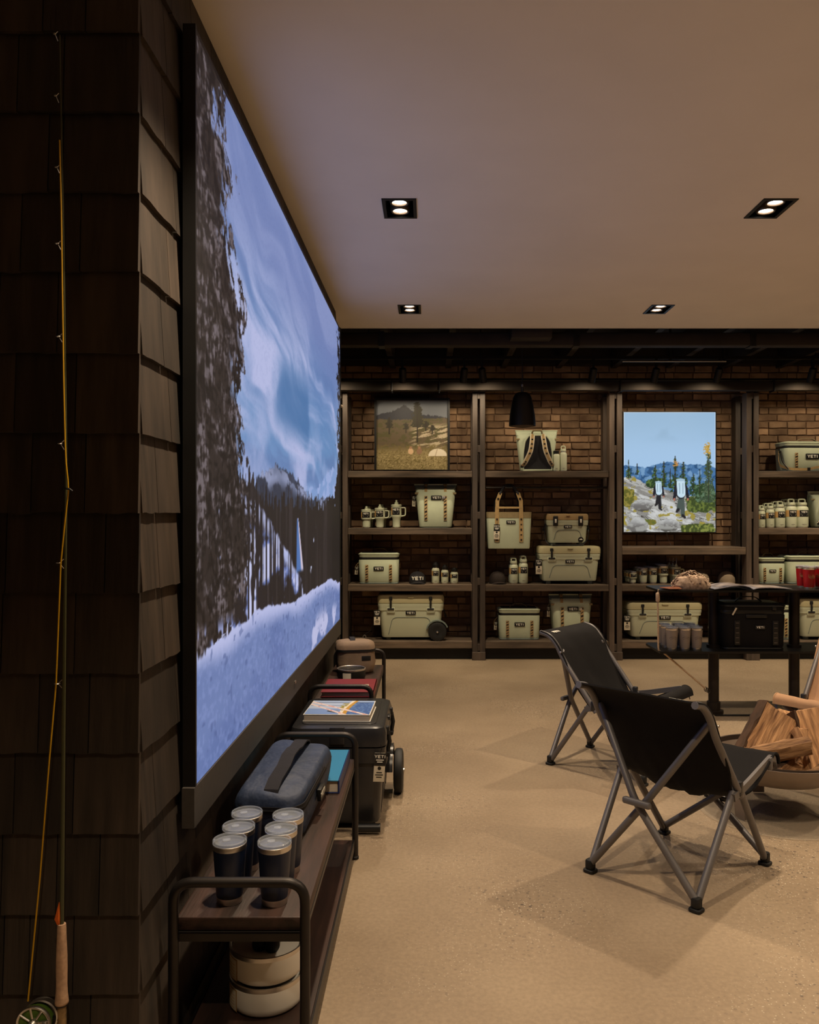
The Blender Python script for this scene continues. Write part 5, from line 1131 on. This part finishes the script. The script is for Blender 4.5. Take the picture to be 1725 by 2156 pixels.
MB().lathe([(0, .02), (.005, .018), (.005, .002), (0, .001)], 12, T=Tr(rx - rr * .95, ry, rz - rr * .35) @ Rx(PI / 2)).build('winding_knob', 'steel', rl); MB().lathe([(0, .012), (.007, .01), (.007, .002), (0, .001)], 12, T=Tr(rx + rr * .68, ry, rz) @ Rx(PI / 2)).build('balance_knob', 'steel', rl)
MB().tube([(rx + rr * .8, ry + .02, rz), (hx, YR - .004, rz)], .006, 8).build('reel_foot', 'darkmetal', rl)
for y, s in ((75, .6), (205, .6), (355, .7), (515, .8), (710, .9), (935, .9), (1185, 1.1), (1438, 1.3)):
    bx = px(122 + 14 * min(1, (y - 68) / 900) - (0 if y < 1000 else 4 * (y - 1000) / 500), YR)
    q = MB().tube([(bx, YR - .001, hz(y - 8)), (bx - .007 * s, YR - .006, hz(y)), (bx, YR - .001, hz(y + 12))], .0009, 5)
    q.tube([(bx - .008 * s + .005 * s * math.cos(a), YR - .007 + .005 * s * math.sin(a), hz(y)) for a in np.linspace(0, 2 * PI, 10, endpoint=False)], .0009, 5, closed=True); q.build('line_guide', 'steel', t)
ln = [(125.5, 295), (129, 450), (131, 600), (134, 800), (137, 930), (139, 975), (143, 1012), (144, 1035), (141, 1060), (136, 1105), (128, 1185), (118, 1440), (104, 1600), (84, 1850), (59, 2108)]
tag(MB().tube([(px(x, YR - .012), YR - .012, pz(y, YR - .012)) for x, y in ln], .0019, 6).build('fishing_line', 'yellow'), 'slack yellow line running down along the fly rod', 'fishing line')
MB().tube([(px(142, 1.98), 1.987, pz(1031, 1.98)), (px(142, 1.95), 1.958, pz(1031, 1.95))], .004, 8).build('rod_hook', 'black', wall_left, smooth=30)
MB().tube([(px(133, 1.93), 1.925, pz(1032, 1.93)), (px(137, 1.93), 1.922, pz(1028, 1.93)), (px(150, 1.93), 1.922, pz(1030, 1.93)), (px(154, 1.93), 1.925, pz(1034, 1.93))], .0025, 6).build('hook_clip', 'black', t)
# ------------------------------------------------------------------ camp chairs
def camp_chair(label, loc, rotz, fab='charfab'):
    t = thing('camp_chair', label, 'chair', loc, rotz, 'folding camp chairs round the fire pit'); R = .0152
    S, Fy = .24, .30
    def tube(name, pts, r=R, fil=.04): return MB().tube(fillet(pts, fil, 5), r, 10).build(name, 'greymetal', t)
    for s in (-1, 1):
        tube('back_leg', [(s * S, -Fy, .035), (-s * .02, -Fy - .012 * s, .36), (-s * .247, -.215, .695)])
        tube('side_leg', [(s * S, -Fy + .01, .035), (s * .255, -.03, .395)]); tube('side_leg', [(s * S, Fy - .01, .035), (s * .258, .02, .395)])
        tube('front_leg', [(s * S, Fy, .035), (0, .305 + .014 * s, .225), (-s * .235, .315, .415)])
        up = tube('back_post', [(s * .262, .02, .365), (s * .262, -.20, .65), (s * .262, -.245, .735), (s * .262, -.30, .782), (s * .262, -.355, .792)], .015, .05)
        MB().lathe([(0, 0), (.006, 0), (.006, .006), (0, .008)], 10, T=Tr(s * .277, -.205, .69) @ Ry(s * PI / 2)).build('bolt', 'steel', up)
        sr = MB().strap(fillet([(s * .266, -.05, .375), (s * .264, .10, .408), (s * .262, .31, .462), (s * .262, .345, .450), (s * .262, .355, .415)], .03, 4), .030, .014, (0, -.2, 1) if 0 else (.0, -.22, .97)).build('seat_rail', 'greymetal', t)
        MB().rblock(.03, .03, .37, .43, .008, .006, c=(s * .262, .005)).build('side_hub', 'charplastic', t)
        MB().rblock(.02, .026, .415, .47, .008, .006, c=(s * .268, .285)).build('front_bracket', 'greymetal', t)
        for f in (-1, 1):
            ft = MB().rblock(.05, .05, 0, .014, .012, .004, c=(s * S, f * Fy)); ft.rblock(.036, .036, .012, .055, .010, .008, c=(s * S, f * Fy)); ft.build('foot', 'rubber', t)
    MB().rblock(.125, .026, .345, .372, .010, .008, c=(0, -Fy - .03)).build('back_hub', 'greymetal', t)
    MB().rblock(.115, .026, .212, .238, .010, .008, c=(0, .335)).build('front_hub', 'charplastic', t)
    prof = fillet([(0, -.362, .790), (0, -.29, .772), (0, -.235, .71), (0, -.12, .50), (0, -.03, .36), (0, .07, .345), (0, .20, .405), (0, .315, .472), (0, .352, .455), (0, .36, .415)], .08, 4)
    n = len(prof); cum = [0]
    for i in range(1, n): cum.append(cum[-1] + (prof[i] - prof[i - 1]).length)
    g = []
    for i, p in enumerate(prof):
        q = cum[i] / cum[-1]; row = []; sag = .035 * max(0, math.sin(PI * min(1, q * 1.02))) ** .8; low = max(0, 1 - abs(q - .56) / .14)
        hw = .270 - .03 * low
        for j in range(17):
            u = -1 + 2 * j / 16; c = (1 - u * u); wob = (.007 * math.sin(9 * u + 14 * q) + .006 * math.sin(17 * u - 23 * q) + .005 * math.sin(31 * q + 4 * u)) * c * math.sin(PI * q)
            row.append((u * hw, p.y + .012 - sag * c * (.75 if q < .55 else .1), p.z - sag * c * (.3 if q < .55 else .9) + wob - .006 * c * low + .010))
        g.append(row)
    sl = MB().sheet(g, .006).build('seat_sling', fab, t, smooth=60)
    for s in (0, 16): MB().tube([Vector(r[s]) for r in g], .006, 6).build('sling_hem', fab, sl)
    lp = letters(MB(), 'YETI', .020, depth=.001, y=0, st=.3).build('lettering', 'white', sl, (.17, -.305, .792), (-1.30, 0, PI), 0)
    return t
camp_chair('charcoal folding camp chair nearest the viewer, seen from behind', (1.059, 3.484, 0), -.80)
camp_chair('charcoal folding camp chair farther back, facing the fire pit sideways', (1.112, 4.925, 0), -2.275)

camp_chair('tan folding camp chair behind the fire pit, cut by the right edge', (2.42, 4.72, 0), 2.292, 'tanfab')

# ------------------------------------------------------------------ fire pit with firewood
PX_, PY_ = 1.765, 4.16
t = tag(MB().lathe([(0, .001), (.385, .001), (.39, .004), (.385, .008), (0, .008)], 72).build('floor_pad', 'pad', None, (PX_, PY_, 0), smooth=30), 'clear round pad on the floor beneath the fire pit', 'mat')
t = thing('fire_pit', 'wide shallow steel fire pit bowl full of split logs', 'fire pit', (PX_, PY_, .008))
MB().lathe([(0, .150), (.14, .155), (.24, .178), (.30, .215), (.322, .250), (.330, .272), (.334, .286), (.326, .288), (.318, .272), (.30, .228), (.23, .195), (0, .17)], 64).build('bowl', 'pit', t, smooth=40)
MB().lathe([(.318, .272), (.322, .296), (.330, .297), (.332, .286)], 64, cap=False).build('rim_band', 'pitdark', t, smooth=40)
for a in (math.radians(208), math.radians(328), math.radians(88)):
    MB().prism([(-.034, .225), (.034, .225), (.030, .0), (-.030, .0)], -.005, .005, T=Rz(a) @ Tr(.262, 0, 0) @ Rz(PI / 2) @ Rx(.10)).build('leg_plate', 'pit', t, smooth=0)
def log(label, p, q, w, d, roll, seed, bark=True):
    """split log: an uneven wedge from p to q, its round side covered with bark"""
    random.seed(seed); p, q = Vector(p), Vector(q); L = (q - p).length; z = (q - p).normalized(); x = Vector((1, 0, 0)); x = (x - z * x.dot(z)).normalized(); x = Matrix.Rotation(roll, 3, z) @ x; y = z.cross(x)
    Mt = Matrix((( x.x, y.x, z.x, p.x), (x.y, y.y, z.y, p.y), (x.z, y.z, z.z, p.z), (0, 0, 0, 1)))
    t = thing('firewood_log', label, 'firewood'); t.matrix_world = Mt; t.location = p; t.rotation_euler = Mt.to_euler()
    def sec(k): 
        j = lambda s=.0075: random.uniform(-s, s)
        return [(-w * .5 + j(), -d * .5 + j()), (-w * .15 + j(), -d * .46 + j()), (w * .2 + j(), -d * .52 + j()), (w * .5 + j(), -d * .42 + j()), (w * .47 + j(), 0 + j()), (w * .42 + j(), d * .4 + j()), (w * .1 + j(), d * .5 + j()), (-w * .2 + j(), d * .44 + j()), (-w * .46 + j(), d * .3 + j()), (-w * .52 + j(), 0 + j())]
    n = 7; vs = []; fs = []
    for k in range(n):
        for a, b in sec(k): vs.append((a, b, L * k / (n - 1) + (random.uniform(-.008, .008) if k in (0, n - 1) else 0)))
    for k in range(n - 1):
        for i in range(10): a, b = k * 10 + i, k * 10 + (i + 1) % 10; fs.append((a, b, b + 10, a + 10))
    fs += [tuple(range(9, -1, -1)), tuple(range((n - 1) * 10, n * 10))]
    MB().add(vs, fs).build('split_wood', 'logwood', t, smooth=20)
    if bark:
        g = [[(-w * .52 + .014 * random.random() - .014 * (1 - u * u) - .006, d * .50 * u + random.uniform(-.004, .004), L * k / 8) for u in np.linspace(-1, 1, 6)] for k in range(9)]
        MB().sheet(g, .014).build('bark', 'bark', t, smooth=25)
    return t
log('big split log with dark bark edge, leaning right in the pit', (1.585, 4.06, .215), (1.80, 4.22, .475), .185, .10, .15, 1)
log('pale split log leaning left at the picture edge', (2.0, 4.08, .225), (1.955, 4.22, .50), .17, .12, -.2, 2)
log('narrow split log lying across the front of the pit', (1.555, 4.0, .315), (1.845, 3.985, .385), .085, .085, 2.6, 3, False)
log('short split log low in the middle of the pit', (1.68, 3.95, .225), (1.86, 4.10, .285), .085, .07, .8, 4)
log('dark log standing behind the crossing logs', (1.80, 4.34, .22), (1.87, 4.28, .46), .12, .09, .3, 5)
log('upright split log wedged beside the left leaning one', (1.875, 4.02, .235), (1.86, 4.13, .42), .075, .07, .5, 6, False)
log('small log end showing by the chair at the pit front', (1.62, 3.97, .235), (1.70, 4.2, .28), .075, .07, .4, 7, False)
log('thin splinter log at the bottom of the pile near the rim', (1.76, 3.92, .232), (1.95, 3.97, .262), .06, .05, .2, 8, False)

# ------------------------------------------------------------------ two-tier steel table
YF, YB2 = 6.02, 6.46; TZ, TZ2 = pz(1243, YF), pz(1372, YF)
t = thing('display_table', 'two-tier dark steel table on thick pipe legs', 'table', (0, 0, 0)); XL = px(1390, YF); XR = 3.55
for z, nm in ((TZ, 'top_plate'), (TZ2, 'lower_plate')):
    MB().prism([(XL, -YF), (XL, -YB2 + .05), (XL + .03, -YB2), (XR, -YB2), (XR, -YF)], z - .016, z, T=Rx(-PI / 2) @ Matrix.Diagonal((1, 1, 1, 1)) if 0 else Matrix(((1, 0, 0, 0), (0, 0, -1, 0), (0, 1, 0, 0), (0, 0, 0, 1)))).build(nm, 'blackmetal', t, smooth=0)
for x in (px(1503, 6.23), px(1672.5, 6.23), 3.40):
    lg = MB()
    for a, b in ((TZ2, TZ - .016), (.03, TZ2 - .016)): lg.lathe([(0, a), (.039, a), (.039, b), (0, b)], 24)
    lg = lg.build('pipe_leg', 'ironpipe', t, (x, 6.23, 0))
    fl = MB().lathe([(0, 0), (.072, 0), (.072, .022), (.05, .026), (.05, .085), (.041, .09)], 24).build('floor_flange', 'ironpipe', lg)
    for z in (TZ2, ): MB().lathe([(.04, z), (.052, z), (.052, z + .02), (.04, z + .022)], 24).build('pipe_collar', 'ironpipe', lg)
MB().box(((px(1503, 6.16) + 3.4) / 2, 6.13, .004), (3.4 - px(1503, 6.16), .03, .008)).build('floor_bar', 'blackmetal', t, smooth=0)
t = thing('rope', 'pale cord tied through the table corners down to a pipe leg', 'rope', (0, 0, 0)); xr = px(1386.5, 6.06)
MB().tube([(xr + .006, 6.07, TZ + .004), (xr - .004, 6.06, TZ - .06), (xr, 6.06, TZ2 + .03), (xr + .004, 6.065, TZ2 + .002), (px(1398, 6.08), 6.08, TZ2 - .02), (px(1484, 6.17), 6.17, pz(1448, 6.17))], .0065, 8).build('cord', 'rope', t)
MB().rblock(.03, .03, TZ - .09, TZ - .02, .012, .01, c=(xr - .004, 6.06)).build('knot', 'rope', t)
for k in range(3): MB().tube([(px(1486 + 3.5 * k, 6.17) + .010 * math.cos(a), 6.17 + .004 * (k % 2), pz(1451 + 2 * k, 6.17) + .016 * math.sin(a)) for a in np.linspace(0, 2 * PI, 10, endpoint=False)], .003, 6, closed=True).build('chain_link', 'darkmetal', t)

# on the table
d = 6.16; t = thing('shaggy_hat', 'tan shaggy hat of looped cloth strips with brown brim, on the table', 'hat', (px(1455, d), d, TZ))
MB().loft([(.002, .26, .20, .09), (.03, .27, .21, .09), (.085, .22, .17, .08), (.105, .12, .1, .05)], 6).build('crown', 'hatloops', t)
random.seed(9); b = MB()
for k in range(210):
    a = random.uniform(0, 2 * PI); e = random.random() ** .6; x, y = .135 * e * math.cos(a), .10 * e * math.sin(a); z = .012 + .098 * (1 - e ** 2.6) + random.uniform(-.006, .012) * 1; z = max(z, .016) if e < .9 else random.uniform(.012, .06)
    q = random.uniform(0, 2 * PI); r = random.uniform(.013, .021); T = Tr(x, y, z) @ Rz(q) @ Rx(random.uniform(-.6, .6))
    b.strap([(0, r * math.cos(w), r * .9 * math.sin(w)) for w in np.linspace(-.3, PI + .3, 6)], .013, .002, (1, 0, 0), T)
b = b.build('cloth_loops', 'hatloops', t, smooth=0); b['kind'] = 'stuff'
gr = [[(-.115 - .135 * v * math.cos(u * .9), -.06 + .10 * u * (1 - .3 * v) + .0, .012 - .004 * v + .006 * (1 - u * u)) for u in np.linspace(-1, 1, 9)] for v in np.linspace(0, 1, 5)]
MB().sheet(gr, .004).build('brim', 'leather', t)
M['magpages'] = mat('glossy_magazine_pages', '#8d8a90', 0.35, var=.06, scale=6)
t = thing('magazine', 'open magazine with curling pages lying on the table', 'magazine', (px(1570, d), 6.16, TZ), .05)
for s in (-1, 1):
    g = [[(s * x, y, .004 + .040 * math.sin(min(1, (x / .29)) * PI) ** .8 * (1 - x / .36) * (1.0 if s < 0 else .35) + (.004 if x > .01 else 0)) for y in np.linspace(-.135, .135, 7)] for x in np.linspace(.004, .29, 14)]
    pg = MB().sheet(g, .005).build('pages', 'magpages', t, smooth=50)
    g2 = [[(p[0], p[1] * (.86 if 2 < i < 12 else .86), p[2] + .0035) for p in row] for i, row in enumerate(g[2:12])]
    MB().sheet(g2, .001).build('printed_photo', mat('page_photo', '#5a5560' if s < 0 else '#8a8078', .45, var=.55, scale=14, hue2='#b0a39c'), pg, smooth=50)
R3 = 'red tumblers on the table'
for i, (x, y, lb) in enumerate(((1704, 6.10, 'front red tumbler with a bronze emblem on the table'), (1690, 6.22, 'red tumbler half hidden at the left behind the emblem one'), (1728, 6.15, 'red tumbler cut by the right picture edge'))):
    o = r0 = tumbler_mesh(.0465, .174, 'red', clear=True, sl=False, emblem='disc') if i == 0 else dup(r0, (0, 0, 0)); o.location = (px(x, y), y, TZ); o.rotation_euler = (0, 0, .1 - .3 * i); tag(o, lb, 'tumbler', R3)
G4 = 'sand tumblers on the lower plate'
k = 0
for yy, xsn in ((6.10, (1415, 1442, 1467)), (6.215, (1405, 1433.5, 1459)), (6.33, (1398, 1427, 1452))):
    for i, x in enumerate(xsn):
        o = s0 = tumbler_mesh(.0455, .174, 'sandcoat', clear=True, sl=False, emblem='swoosh') if k == 0 else dup(s0, (0, 0, 0))
        o.location = (px(x, yy), yy, TZ2); tag(o, ('left', 'middle', 'right')[i] + ' sand tumbler of the ' + ('front', 'second', 'back')[k // 3] + ' row under the table top', 'tumbler', G4); k += 1
d = 6.06; t = soft_cooler('charcoal cooler bag with black straps on the lower table plate', (px(1588, 6.1), 6.22, TZ2), .468, .30, .345, -.03, 'charfab', dark=True, tagged=False, strap='none', group='')
tg = MB().rblock(.012, .003, -.03, .03, .002, .001).build('strap_tag', 'cream', t, (-.155, -.165, .29), (0, .5, 0))
